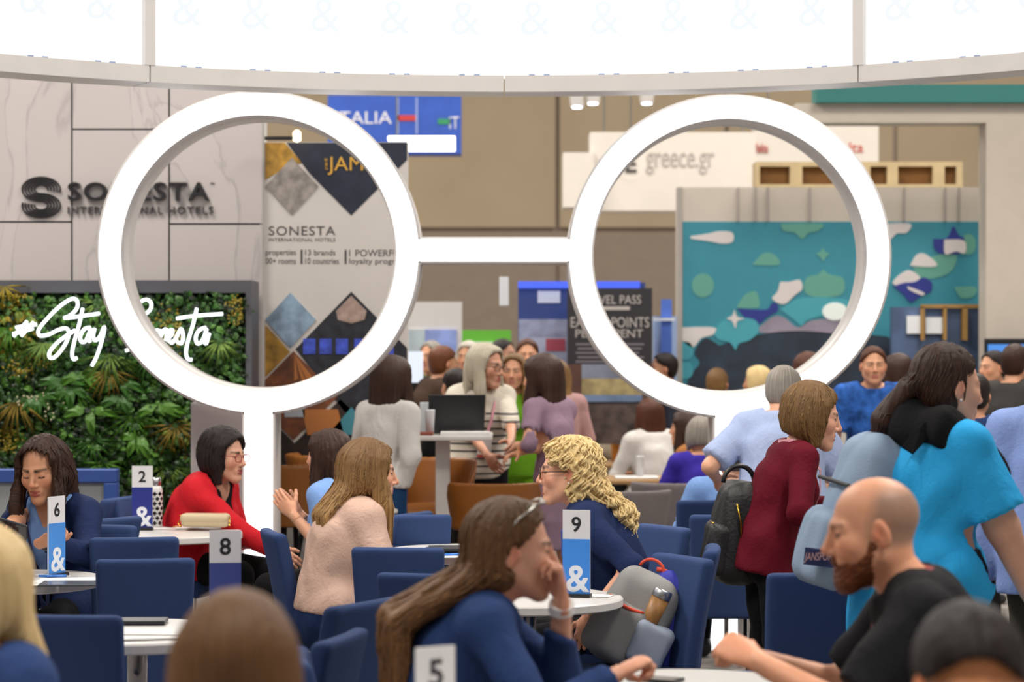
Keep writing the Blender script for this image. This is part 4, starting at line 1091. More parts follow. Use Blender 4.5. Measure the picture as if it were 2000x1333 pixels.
blob('mural_shape', oval(110, 730, 45, 52), aq, 2); blob('mural_shape', oval(110, 840, 45, 48), aq, 2)
blob('mural_shape', [(140, 90), (240, 75), (300, 62), (372, 70), (375, 120), (320, 132), (240, 118), (145, 105)], w1, 1)
blob('mural_shape', [(1215, 20), (1365, 20), (1345, 70), (1290, 75), (1245, 110)], w1, 1)
blob('mural_shape', [(1495, 105), (1570, 100), (1605, 35), (1640, 90), (1665, 100), (1660, 180), (1545, 190), (1500, 160)], n1, 2); blob('mural_shape', [(1555, 110), (1665, 115), (1670, 185), (1620, 175), (1560, 190)], w1, 3)
blob('mural_shape', oval(1690, 135, 42, 58), g1, 1); blob('mural_shape', [(1365, 255), (1400, 195), (1450, 190), (1515, 245), (1480, 262)], w1, 2)
blob('mural_shape', [(1380, 260), (1500, 200), (1620, 190), (1600, 280), (1520, 320), (1420, 325)], g1, 1)
blob('mural_shape', [(1265, 350), (1300, 310), (1360, 280), (1420, 320), (1390, 345), (1300, 370)], w1, 2)
blob('mural_shape', [(1270, 370), (1330, 350), (1390, 345), (1440, 320), (1485, 350), (1480, 400), (1430, 420), (1370, 460), (1330, 420)], n1, 3); blob('mural_shape', [(1350, 370), (1440, 405), (1430, 420), (1360, 390)], w1, 4)
blob('mural_shape', [(1610, 375), (1730, 375), (1720, 425), (1650, 435)], g1, 1)
# small booth right of the mural, with wooden frame and screen
bo = empty('blue_booth', (P(1830, 0, 19.4).x, 19.4, 0), 0, 'low blue grey booth front with pale wooden frame openings', 'booth')
rect(1742, 600, 1930, None, 19.5, .1).build('panel', M('booth_blue', '#4b5f82', .5, var=.3, vscale=3), bo)
for (x0, y0, x1, y1) in [(1800, 595, 1934, 602), (1800, 600, 1806, 665), (1843, 600, 1849, 665), (1880, 600, 1890, 665), (1925, 600, 1934, 665)]: rect(x0, y0, x1, y1, 19.4, .08).build('wooden_bar', M('wood_honey', '#a37d42', .6, var=.1), bo)
rect(1772, 617, 1800, 652, 19.45, .04).build('white_card', M('card_glow', '#e8eef4', .5), bo); rect(1808, 620, 1842, 652, 19.45, .04).build('white_card', M('card_glow', '#e8eef4', .5), bo)
tq = empty('teal_counter_wall', (P(1970, 0, 19.3).x, 19.3, 0), 0, 'plain teal wall panel above a wide glowing screen', 'wall panel'); rect(1936, 596, 2080, None, 19.3, .1).build('panel', M('panel_teal', '#3b7e84', .6), tq)
tv = empty('wide_screen', P(1990, 720, 18.6), 0, 'wide black framed screen glowing blue over a crowd', 'screen')
rect(1926, 662, 2120, 724, 18.6, .08).build('bezel', M('bezel_black', '#101014', .4), tv); rect(1930, 673, 2116, 721, 18.59, .01).build('display', M('screen_blue', '#4d8ee0', .4, emit=1.0, var=.3, vscale=3), tv)
# ---------------------------------------------------------------- centre: travel pass banner, blue display, panels
D3 = 18.6
tp_ = empty('travel_banner', (P(1190, 0, D3).x, D3, 0), 0, 'black pull up banner with white travel points lettering', 'banner')
rect(1108, 563, 1274, None, D3, .02).build('sheet', M('banner_black', '#26242a', .5), tp_); 
lw = M('letter_pale', '#b9b3b0', .5)
for t, x0, x1, y0, y1 in [('TRAVEL PASS', 1132, 1252, 577, 594), ('FLORIDA 2 CODES', 1152, 1230, 599, 606), ('EARN 2 POINTS', 1115, 1268, 620, 640), ('PER $ SPENT', 1124, 1256, 644, 662)]:
    if t.startswith('FLO'): rect(x0, y0, x1, y1, D3 - .004, .004).build('text_line', lw, tp_)
    else: text_on('lettering', t, x0, x1, y0, y1, D3, lw, tp_, .004)
for i in range(5): rect(1124 + 4 * (i % 2), 671 + i * 8.5, 1258 - 5 * (i % 3), 674.5 + i * 8.5, D3 - .003, .003).build('text_line', M('letter_dim', '#77727a', .5), tp_)
rect(1110, 712, 1136, 790, D3 - .004, .004).build('picture_column', M('pic_brown', '#5a3d33', .5, var=.3), tp_); rect(1254, 712, 1273, 790, D3 - .004, .004).build('picture_column', M('pic_brown', '#5a3d33', .5, var=.3), tp_)
rect(1136, 712, 1254, 740, D3 - .004, .004).build('picture_sky', M('pic_sky', '#7a8294', .5, var=.3, vscale=5), tp_); rect(1136, 740, 1254, 772, D3 - .004, .004).build('picture_city', M('pic_city', '#a3956a', .5, var=.5, vscale=8), tp_); rect(1136, 772, 1254, 785, D3 - .004, .004).build('picture_water', M('pic_water', '#6f86a8', .5, var=.3), tp_)
rect(1110, 790, 1273, 868, D3 - .004, .004).build('picture_floor', M('pic_floor', '#51433f', .6, var=.7, vscale=9), tp_)
bd = empty('blue_display', (P(1055, 0, 19).x, 19, 0), 0, 'tall blue lit display panel with skyline photo and white logo block', 'display')
rect(996, 552, 1012, None, 18.9, .2).build('white_edge', M('edge_white', '#dfe3ea', .5), bd); rect(1012, 552, 1260, None, 19, .1).build('panel', M('display_blue', '#3d5cb8', .5, emit=.25, var=.1), bd)
rect(1012, 550, 1250, 563, 18.95, .1).build('light_strip', M('strip_blue', '#4460e8', .5, emit=1.2), bd)
rect(1013, 624, 1108, 660, 18.99, .01).build('skyline_photo', M('sky_photo', '#8a92b0', .5, var=.4, vscale=6), bd); rect(1013, 660, 1108, 760, 18.99, .01).build('lower_photo', M('low_photo', '#9fa8c4', .5, var=.3, vscale=5), bd); rect(1066, 662, 1104, 686, 18.98, .01).build('red_photo', M('red_photo', '#a8485c', .5), bd)
rect(1050, 568, 1094, 592, 18.98, .01).build('logo_block', M('logo_white', '#c8d2f0', .5), bd); MB().lathe([(.045, 0), (.045, .01)], (0, 0, 0), 20).build('logo_dot', M('logo_white', '#c8d2f0', .5), bd, local=True)
bd.children[-1].location = P(1037, 580, 18.98) - bd.location; bd.children[-1].rotation_euler = (R_(90), 0, 0)
lb = empty('pale_blue_stand', (P(1300, 0, 19.6).x, 19.6, 0), 0, 'pale blue stand panels between black banner and mural wall', 'stand')
rect(1276, 618, 1322, None, 19.6, .1).build('panel', M('pale_blue', '#a9c0dc', .5), lb); rect(1292, 585, 1312, None, 19.5, .08).build('blue_column', M('column_blue', '#4a6fc8', .5), lb); rect(1276, 622, 1318, 627, 19.45, .04).build('rail', M('edge_white', '#dfe3ea', .5), lb)
wpn = empty('white_stand_wall', (P(848, 0, 20).x, 20, 0), 0, 'white stand wall with blue picture beside hotel banner', 'stand')
rect(790, 590, 902, None, 20, .1).build('panel', M('stand_wall_white', '#cfccca', .6), wpn); rect(798, 644, 830, 690, 19.98, .02).build('pale_picture', M('pic_pale', '#aebcc4', .5, var=.2), wpn); rect(830, 644, 892, 690, 19.98, .02).build('blue_picture', M('pic_blue', '#7f90c8', .5, var=.4, vscale=5), wpn)
gp = empty('green_poster_wall', (P(950, 0, 21).x, 21, 0), 0, 'bright green stand wall with small white notice', 'stand'); rect(902, 645, 998, None, 21, .1).build('panel', M('lime', '#5aa82e', .6), gp); rect(912, 668, 978, 700, 20.98, .02).build('notice', M('notice_white', '#c9d4c2', .6), gp)
sc2 = empty('counter_screen', P(812, 755, 17), 0, 'small bright white upright screen behind the high table', 'screen'); rect(797, 687, 826, 748, 17, .05).build('display', M('screen_white', '#e4ecf8', .4, emit=1.0), sc2); rect(795, 748, 828, 752, 16.99, .06).build('bezel', M('bezel_black', '#101014', .4), sc2); MB().box((P(811, 0, 17).x - .02, 17, 0), (P(811, 0, 17).x + .02, 17.05, P(0, 750, 17).z)).build('stand', M('bezel_black', '#101014', .4), sc2)

def cables(o, pxs, py, d):
    for x in pxs:
        p = P(x, py, d + .1); MB().tube([p, (p.x, p.y, 9.5)], .008, 6).build('hanging_cable', M('steel_cable', '#8a8a8a', .4, 1), o)
cables(sg, (660, 880), 187, 24); cables(tb, (775,), 282, 22); cables(gs, (1180, 1450), 260, 23); cables(ms, (1500, 1700), 240, 24.5)
cables(rs, (1232,), 300, 21.92)
for x in (1480, 1872): a = P(x, 366, 21.1); MB().box((a.x, 21.1, 0), (a.x + .06, 21.3, a.z)).build('support_post', cream, wl)
a = P(1990, 724, 18.6); MB().box((a.x - .04, 18.62, 0), (a.x + .04, 18.68, a.z + .05)).build('stand', M('bezel_black', '#101014', .4), tv)
for i, (lx, lb_) in enumerate(zip(range(3), ('small bright ceiling spotlight beside the seam of the far wall', 'small bright ceiling spotlight paired with its neighbour far back', 'small bright ceiling spotlight above the white web address sign'))):
    o_ = bpy.data.objects['ceiling_spotlight' + ('' if i == 0 else '.%03d' % i)]; o_['label'] = lb_
    w = o_.location; MB().tube([(w.x, w.y, w.z + .18), (w.x, w.y, 9.5)], .02, 8).build('drop_pole', M('spot_white', '#d8d4d0', .4), o_)
# ---------------------------------------------------------------- blue upholstered chairs
chrome = M('chrome', '#c9c9cc', .12, 1); blue = M('chair_blue', '#30436d', .8, bump=.15, bscale=500, spec=.2)
def box_field(F, c, hs_, r, bend):
    def fn(p):
        q = bend(p) - A_(c); d = np.abs(q) - (A_(hs_) - r)
        return np.sqrt((np.maximum(d, 0) ** 2).sum(-1)) + np.minimum(d.max(-1), 0) - r
    return F.add((fn, F.lo, F.lo + F.h * np.array(F.f.shape)), 0.001)
def make_chair():
    r = empty('conference_chair', (0, 0, 0))
    F = Field((-.27, -.36, .33), (.27, -.10, .92), .010)
    def bend(p):
        z = p[..., 2]; t = (z - .38) / .5; x = p[..., 0] / (.93 + .10 * t)
        y = p[..., 1] + .205 + .085 * t ** 1.4 * (t > 0) - .35 * x * x - .0
        return np.stack([x, np.where(t > 0, y, p[..., 1] + .205 - .35 * x * x), z], -1)
    def bend2(p):
        q = p.copy(); t = np.clip((p[..., 2] - .38) / .5, 0, 1.2); q[..., 0] = p[..., 0] / (.93 + .10 * t)
        q[..., 1] = p[..., 1] + .205 + .085 * t ** 1.4 - .35 * q[..., 0] ** 2
        return q
    box_field(F, (0, 0, .63), (.182, .030, .25), .020, bend2); v, q = F.mesh(); rawobj('backrest', v, fix_winding(v, q), blue, r, True, local=True)
    F = Field((-.27, -.26, .33), (.27, .28, .52), .011)
    def bs(p):
        q = p.copy(); q[..., 2] = p[..., 2] + .3 * (p[..., 0] ** 2 + p[..., 1] ** 2) * .15; return q
    box_field(F, (0, .015, .425), (.190, .225, .048), .025, bs); v, q = F.mesh(); rawobj('seat', v, fix_winding(v, q), blue, r, True, local=True)
    for x in (-.165, .165):
        for y in (-.19, .20):
            MB().rbox((x - .0125, y - .0125, 0), (x + .0125, y + .0125, .385), .003, 1).build('leg', chrome, r, local=True)
    return r
CH = make_chair(); CHN = [0]
def chair(px, ytop, yaw, label, d=None):
    d = d or DZ(ytop, .88); c = P(px, ytop, d); ch = CH if CHN[0] == 0 else copy_tree(CH); CHN[0] += 1
    a = R_(yaw); ox, oy = 0, -.29
    ch.location = (c.x - (math.cos(a) * ox - math.sin(a) * oy), d - (math.sin(a) * ox + math.cos(a) * oy), 0); ch.rotation_euler = (0, 0, a)
    return tag(ch, 'blue upholstered chair ' + label, 'chair', 'blue conference chairs')
def chair_at(x, y, yaw, label):
    ch = CH if CHN[0] == 0 else copy_tree(CH); CHN[0] += 1; ch.location = (x, y, 0); ch.rotation_euler = (0, 0, R_(yaw))
    return tag(ch, 'blue upholstered chair ' + label, 'chair', 'blue conference chairs')
def chair_under(pr, label, back=.03, dy=0):
    l = pr['root'].location; a = R_(pr['yaw']); return chair_at(l.x + math.sin(a) * back, l.y - math.cos(a) * back, pr['yaw'], label)
chair(240, 965, 72, 'seen edge on behind the table with card 2', 12.7)
chair(222, 1012, 55, 'angled toward the table with card 2')
chair(262, 1050, 8, 'with its back showing between two other blue chairs')
chair(284, 1092, 10, 'next to the table with card 6, back toward the dark notebook table')
chair(118, 1202, -6, 'with its back against the table of white folders')
chair(805, 1006, 4, 'at far side of table with stacked notebooks')
chair(776, 1070, -6, 'behind the woman in beige blouse, facing table of notebooks')
chair(835, 1121, -12, 'partly hidden by long brown hair of seated woman')
chair(715, 1176, 60, 'turned left with floral fabric beyond its legs')
chair(674, 1240, 76, 'seen nearly edge on, next to one turned left')
chair(1300, 1027, 122, 'beside the curly blonde woman, empty')
chair(1338, 1086, 120, 'carrying the grey and blue backpack')
chair(1392, 978, 6, 'under the grey haired person in pale blue', 12.45)
chair(1424, 1006, 2, 'left of the woman in crimson blazer, beside the black backpack')
chair(1600, 1119, 10, 'beneath the hanging grey blue backpack')
# ---------------------------------------------------------------- round white tables
tw_m = M('laminate_white', '#dcd9d6', .3)
def table(px, d, label, r=.36):
    c = P(px, 0, d); t = empty('round_table', (c.x, d, 0), 0, label, 'table', 'round white meeting tables')
    MB().lathe([(r - .012, 0), (r, .006), (r, .030), (r - .006, .036)], (c.x, d, .704), 56).build('tabletop', tw_m, t)
    MB().lathe([(.033, .02), (.033, .70)], (c.x, d, .003), 20).build('pedestal', chrome, t, True); MB().lathe([(.22, 0), (.22, .008), (.06, .022), (.034, .03)], (c.x, d, .001), 36).build('base_plate', chrome, t)
    MB().lathe([(.10, 0), (.10, .006)], (c.x, d, .697), 20).build('mounting_plate', chrome, t)
    return t
TZ = .742
T2_ = table(325, 12.15, 'round white table with card 2, bottle and cream purse', .38)
table(25, 9.8, 'round white table with card 6 and dark tablet'); table(268, 8.0, 'round white table with card 8 and loose white folders')
table(905, 11.1, 'round white table with stacked black notebooks and blue pen'); table(1030, 9.08, 'round white table with card 9 and brochures')
table(1345, 6.72, 'round white table between bearded man and woman in navy'); table(860, 4.95, 'round white table holding the card seen from behind')
def at_t(px, py, z=TZ): d = DZ(py, z); v = P(px, py, d); v.z = z; return v
# ---------------------------------------------------------------- number cards
cw = M('card_white', '#e2e1e4', .4); NUM = M('card_number', '#22242a', .5); AMP = M('card_ampersand', '#e6ebf4', .5)
def card(px, d, num, yaw, col, label, w=.105, h=.325):
    c = P(px, 0, d); r = empty('number_card', (c.x, d, TZ), R_(yaw), label, 'table card', 'table number cards')
    def T(x0, z0, x1, z1, y0, y1, name, m): MB().box((x0, y0, z0), (x1, y1, z1)).build(name, m, r, local=True)
    T(-w / 2, .012, w / 2, h, -.003, .003, 'sheet', cw); T(-w / 2 - .002, 0, w / 2 + .002, .012, -.022, .022, 'foot', M('card_foot', '#17181c', .5))
    cm = M('card_' + col, col, .45); T(-w / 2, .012, w / 2, h * .665, -.0045, -.003, 'colour_field', cm); T(-w / 2, .012, w / 2, h * .665, .003, .0045, 'colour_field', cm)
    for sgn in (-1, 1):
        v, f = text_mesh(num, 1.0, 0, 1, .02); v = v - v.min(0); s_ = .058 / v[:, 1].max(); n = len(v); x = (v[:, 0] - v[:, 0].max() / 2) * s_ * -sgn
        rawobj('number', np.stack([x, np.full(n, sgn * .0042), v[:, 1] * s_ + h * .745], 1), f, NUM, r, local=True)
        v, f = text_mesh('&', 1.0, 0, 1, .02); v = v - v.min(0); s_ = .100 / v[:, 1].max(); x = (v[:, 0] - v[:, 0].max() / 2) * s_; x = x if sgn < 0 else -x
        rawobj('ampersand', np.stack([x + .006, np.full(n := len(v), sgn * .0052), v[:, 1] * s_ + .018], 1), f, AMP, r, local=True)
    return r
card(278, 12.25, '2', 0, '#232f86', 'upright card numbered 2 with navy lower field'); card(110, 9.85, '6', 62, '#4a90e0', 'upright card numbered 6 with sky blue field, turned sideways')
card(440, 8.08, '8', 8, '#3c4a8e', 'upright card numbered 8 with dusky blue lower field'); card(1126, 9.05, '9', -14, '#3f8ce6', 'upright card numbered 9 with bright blue field by brochures')
card(850, 5.0, '5', 30, '#6f95cc', 'upright card seen out of focus before long brown hair', .09)
# ---------------------------------------------------------------- things on the tables
def slab(name, px, py, w, l, h, yaw, mat, label, cat, z=TZ, group=None, extra=None):
    p = at_t(px, py, z); m = Matrix.Rotation(R_(yaw), 4, 'Z'); r = MB().rbox((-w / 2, -l / 2, 0), (w / 2, l / 2, h), min(.002, h * .4), 1, m)
    o_ = r.build(name, mat, None, loc=(0, 0, 0)); o_.location = p; tag(o_, label, cat, group)
    if extra: extra(o_, m)
    return o_
pap = M('paper_white', '#e4e2e0', .6); dkb = M('cover_black', '#1c1d21', .4); penb = M('pen_blue', '#2f78d8', .3); gry = M('tablet_grey', '#50555e', .25)
def pen(px, py, yaw, label, z=TZ + .001):
    p = at_t(px, py, z); r = empty('pen', (p.x, p.y, z), R_(yaw), label, 'pen', 'blue pens')
    MB().tube([(-.06, 0, .005), (.05, 0, .005)], .005, 10).build('barrel', penb, r, True, local=True); MB().tube([(.05, 0, .005), (.068, 0, .005)], [.004, .001], 8).build('tip', chrome, r, True, local=True); MB().box((-.06, -.001, .0098), (-.02, .001, .012)).build('clip', chrome, r, local=True)
slab('folder', 400, 1031, .30, .20, .006, 8, pap, 'white folder under the cream purse', 'folder'); slab('tablet', 415, 1029, .19, .13, .008, -6, gry, 'thin grey tablet under the cream purse', 'tablet', TZ + .0065)
slab('paper_sheet', 300, 1033, .16, .12, .001, 30, pap, 'small white sheet beside patterned bottle', 'paper'); pen(275, 1032, 10, 'blue pen by the card numbered 2')
# purse
pp = at_t(402, 1030, TZ + .0155); pu = empty('clutch_purse', pp, R_(-6), 'cream clutch purse with gold chain on folders', 'purse'); cr = M('purse_cream', '#cbb896', .5, bump=.1)
F = Field((-.16, -.09, -.01), (.16, .09, .10), .006); box_field(F, (0, 0, .033), (.12, .055, .032), .022, lambda p: p); v, q = F.mesh(); rawobj('body', v, fix_winding(v, q), cr, pu, True, local=True)
F = Field((-.16, -.09, -.01), (.16, .09, .10), .006); box_field(F, (0, -.012, .046), (.123, .050, .024), .022, lambda p: p); v, q = F.mesh(); rawobj('flap', v, fix_winding(v, q), cr, pu, True, local=True)
gold = M('gold_metal', '#b8923c', .25, 1)
ch_ = [(-.125 + .01 * math.sin(i), -.03 - .0025 * i, max(.004, .06 - .008 * i)) for i in range(10)] + [(-.12 - .012 * i, -.05, .004) for i in range(4)]
for i in range(len(ch_) - 1):
    a, b = Vector(ch_[i]), Vector(ch_[i + 1]); MB().tube([a, (a + b) / 2 + Vector((.003, 0, 0)), b], .0028, 6).build('chain_link', gold, pu, local=True)
ch2 = [(.125 + .004 * math.sin(i * 2), -.02, .055 - .0065 * i) for i in range(8)]
for i in range(7): MB().tube([ch2[i], ch2[i + 1]], .0028, 6).build('chain_link', gold, pu, local=True)
# patterned bottle
bp0 = at_t(304, 1030); bo_ = empty('steel_bottle', bp0, 0, 'steel bottle with black and white diamond pattern', 'bottle')
MB().lathe([(.030, 0), (.036, .004), (.036, .185), (.030, .205), (.024, .215)], (0, 0, 0), 32).build('body', M('bottle_white', '#d9d9d6', .3), bo_, True, local=True)
for row in range(7):
    for k in range(8):
        a = 2 * math.pi * (k + .5 * (row % 2)) / 8; z = .022 + row * .025; vs = []
        for da, dz in ((0, -.0125), (.36, 0), (0, .0125), (-.36, 0)): vs.append((.0366 * math.cos(a + da), .0366 * math.sin(a + da), z + dz))
        vs.append((.0372 * math.cos(a), .0372 * math.sin(a), z)); MB().add(vs, [[0, 1, 4], [1, 2, 4], [2, 3, 4], [3, 0, 4]]).build('diamond_print', blkl, bo_, local=True)
MB().lathe([(.025, .212), (.027, .216), (.027, .252), (.022, .256)], (0, 0, 0), 28).build('cap', M('steel', '#b4b4b6', .3, 1), bo_, True, local=True)
# table 6
slab('folder', 150, 1136, .30, .2, .006, 4, pap, 'white folder on the table with card 6', 'folder'); slab('tablet', 140, 1142, .24, .16, .007, 2, gry, 'dark tablet at the edge of table with card 6', 'tablet', TZ + .0065)
slab('paper_sheet', 60, 1140, .15, .2, .0015, 12, pap, 'printed sheet on the table with card 6', 'paper'); pen(105, 1128, 4, 'blue pen beside the card numbered 6', TZ + .008)
# table 8
slab('notebook', 262, 1218, .22, .12, .014, 2, dkb, 'black notebook on table with loose white folders', 'notebook'); slab('folder', 285, 1245, .24, .17, .006, 14, pap, 'loose white folder on table with card 8, in front', 'folder'); slab('folder', 300, 1236, .26, .16, .004, -4, pap, 'loose white folder lying under black notebook', 'folder', TZ + .0065)
slab('phone', 200, 1228, .075, .15, .008, 30, M('phone_glass', '#23252b', .1), 'dark phone at the edge of folder table', 'phone')
# notebooks table
slab('notebook', 868, 1078, .15, .2, .014, 8, dkb, 'lower black notebook in stack on the round table', 'notebook', group='stacked notebooks'); slab('notebook', 870, 1074, .15, .2, .012, 3, dkb, 'upper black notebook in stack on the round table', 'notebook', TZ + .0145, 'stacked notebooks')
slab('folder', 862, 1088, .2, .15, .003, 6, pap, 'white folder beside the stacked black notebooks', 'folder'); pen(882, 1086, 14, 'blue pen beside stacked black notebooks', TZ + .004)
# table 9
slab('brochure', 1035, 1152, .21, .28, .003, 12, M('brochure_print', '#b0a49c', .3, var=.5, vscale=20), 'glossy printed brochure on table with card 9', 'brochure'); slab('paper_sheet', 1165, 1164, .12, .09, .001, -20, pap, 'small white slip beside the card numbered 9', 'paper')
# man's table
slab('phone', 1280, 1330, .075, .15, .009, 60, M('phone_glass', '#23252b', .1), 'dark phone on table between man and woman in navy', 'phone')
# ---------------------------------------------------------------- high table with laptop and stools
DT = 14.5
ht = empty('high_table', (P(890, 0, DT).x, DT, 0), 0, 'white high table with laptop between standing women', 'table'); zt = P(0, 848, DT).z
a = P(818, 0, DT); b = P(962, 0, DT); MB().rbox((a.x, DT - .3, zt - .03), (b.x, DT + .3, zt), .006, 1).build('tabletop', tw_m, ht)
MB().rbox((P(851, 0, DT).x, DT - .04, .01), (P(879, 0, DT).x, DT + .04, zt - .03), .006, 1).build('pedestal', tw_m, ht); MB().rbox((P(825, 0, DT).x, DT - .25, 0), (P(905, 0, DT).x, DT + .25, .02), .006, 1).build('base_plate', tw_m, ht)
lp_ = empty('laptop', (P(890, 0, DT).x, DT, zt), R_(8), 'open black laptop on the white high table', 'laptop')
MB().rbox((-.17, -.02, 0), (.17, .22, .014), .003, 1).build('base', dkb, lp_, local=True); MB().rbox((-.17, 0, 0), (.17, .008, .23), .003, 1, Matrix.Translation((0, -.02, .012)) @ Matrix.Rotation(R_(14), 4, 'X')).build('lid', dkb, lp_, local=True)
p_ = P(905, 846, DT); tag(MB().rbox((p_.x - .13, DT - .27, zt), (p_.x + .16, DT - .08, zt + .02), .002, 1).build('paper_stack', pap), 'stack of white papers in front of open laptop', 'paper')
p_ = P(832, 846, DT); tag(MB().rbox((p_.x - .06, DT - .28, zt), (p_.x + .05, DT - .16, zt + .02), .002, 1).build('red_notebook', M('cover_red', '#8c4a3c', .5)), 'red brown notebook on corner of high table', 'notebook')
tag(MB().rbox((P(820, 0, DT).x, DT, zt), (P(848, 0, DT).x, DT + .02, zt + .19), .003, 1).build('leaflet_holder', M('holder_clear', '#c3c8cc', .2)), 'clear leaflet holder standing beside the laptop', 'holder')
tan = M('stool_tan', '#8a5219', .45, bump=.05); blkf = M('stool_black', '#17171a', .5)
def stool(px, d, yaw, label, zs=.68, mat=tan, hb_=.30, wood=False):
    c = P(px, 0, d); r = empty('bar_stool' if not wood else 'cafe_chair', (c.x, d, 0), R_(yaw), label, 'stool' if not wood else 'chair')
    F = Field((-.34, -.34, zs - .12), (.34, .34, zs + hb_ + .08), .014)
    F.add(ell((0, 0, zs - .02), (.25, .24, .055)), .02)
    def shell(p):
        x, y, z = p[..., 0], p[..., 1], p[..., 2]; rr = np.sqrt(x * x + y * y); rad = .24 + .05 * np.clip((z - zs) / .3, 0, 1)
        top = zs + hb_ * np.clip((-y + .16) / .28, 0, 1)
        return np.maximum(np.maximum(np.abs(rr - rad) - .016, np.maximum(z - top, zs - .06 - z)), y - .17)
    F.add((shell, A_((-.3, -.3, zs - .1)), A_((.3, .3, zs + hb_ + .05))), .02); v, q = F.mesh(); rawobj('shell', v, fix_winding(v, q), mat, r, True, local=True)
    lm = M('leg_wood', '#a8794a', .5, var=.1) if wood else blkf
    for x in (-1, 1):
        for y in (-1, 1): MB().tube([(x * .13, y * .13, zs - .05), (x * .23, y * .23, .005)], [.018, .012], 8).build('leg', lm, r, True, local=True)
    if not wood: MB().tube([(.19 * math.cos(k * .5236), .19 * math.sin(k * .5236), .27) for k in range(12)], .009, 6, True).build('foot_ring', lm, r, True, local=True)
stool(965, 14.15, 0, 'tan leather bar stool at front of white high table', .66, tan, .22); stool(836, 14.72, 160, 'tan leather bar stool tucked under the high table')
stool(566, 13.95, 40, 'tan leather bar stool behind the hoop sculpture post', .70); stool(655, 14.6, -60, 'tan leather bar stool before the diamond banner', .72)
gs_ = M('felt_grey', '#6a6263', .9, bump=.2)
stool(1215, 14.9, 15, 'dark grey felt shell chair with wooden legs behind blonde woman', .47, gs_, .32, True); stool(1325, 15.4, -20, 'dark grey felt shell chair before the purple sweater', .47, gs_, .34, True)
def cafe_table(px, d, label, w=.35):
    c = P(px, 0, d); t = empty('cafe_table', (c.x, d, 0), 0, label, 'table', 'wooden cafe tables'); MB().rbox((c.x - w, d - .3, .72), (c.x + w, d + .3, .75), .006, 1).build('tabletop', M('oak', '#a88458', .5, var=.15, stretch=(1, 8, 1)), t)
    for x in (-1, 1):
        for y in (-1, 1): MB().tube([(c.x + x * (w - .05), d + y * .25, .72), (c.x + x * (w - .03), d + y * .27, 0)], .018, 8).build('leg', M('leg_wood', '#a8794a', .5, var=.1), t, True)
cafe_table(1235, 18.9, 'wooden cafe table before the woman in white lace top'); cafe_table(1235, 16.8, 'wooden cafe table with papers near purple sweater', .3)
p_ = P(1245, 0, 16.8); tag(MB().rbox((p_.x - .16, 16.6, .752), (p_.x + .14, 16.85, .762), .002, 1).build('paper_stack', pap), 'white papers on wooden cafe table', 'paper')
def cup(px, d, z, r, h, mat, label, cat='cup'):
    p = P(px, 0, d); tag(MB().lathe([(r * .75, 0), (r, h * .95), (r, h), (r * .9, h), (r * .7, .01)], (p.x, d, z), 20).build('cup', mat, None, True), label, cat)
cup(1205, 18.8, .751, .05, .16, M('juice', '#c98a3a', .3), 'amber drink cup on the wooden cafe table'); cup(1250, 16.75, .763, .03, .14, M('clear_cup', '#cfd0d4', .2), 'clear cup standing on cafe papers')
cup(840, 14.35, zt, .03, .15, M('clear_cup', '#cfd0d4', .2), 'tall clear cup on the high table near laptop')
# ---------------------------------------------------------------- people
random.seed(11)
def fab(name, col, rough=.8, bump=.25, bscale=90, var=.04, **k): return M('cloth_' + name, col, rough, bump=bump, bscale=bscale, var=var, wrinkle=.22, spec=.12, **k)
navy = fab('navy', '#1d2a4e'); navy2 = fab('navy_bright', '#283c68'); black = fab('black', '#141416'); red = fab('red', '#c4202a', .7); lblue = fab('light_blue', '#7fa3dc'); pblue = fab('pale_blue', '#a4b3d6')
beige = fab('beige', '#c4a494', .55); jeans = fab('jeans', '#1d2f55', .85, .5, 300); crim = fab('crimson', '#5e1020', .8); sky = fab('sky', '#30aaea', .7); white = fab('white', '#d8d4d0', .7); lilac = fab('lilac', '#8f7688', .7); black2 = fab('charcoal', '#1b1b1e', .8)
H1 = hair_mat('hair_darkbrown', '#140c09', '#4a2c1e'); H2 = hair_mat('hair_black', '#0d090a', '#2e211e'); H3 = hair_mat('hair_caramel', '#4a2c16', '#c69c62', freq=34, root=.6); H4 = hair_mat('hair_blonde', '#a57f46', '#ecd49c', freq=40, mid=.44); H5 = hair_mat('hair_brown', '#3a2416', '#9a6e44', freq=34, root=.4)
H6 = hair_mat('hair_highlight', '#2e1c10', '#9a7444', freq=34); H7 = hair_mat('hair_grey', '#5c554e', '#b4aca2'); H8 = hair_mat('hair_auburn', '#2a140c', '#6a3a22'); HB = hair_mat('beard_ginger', '#3c1c0e', '#8a4c26', freq=60)
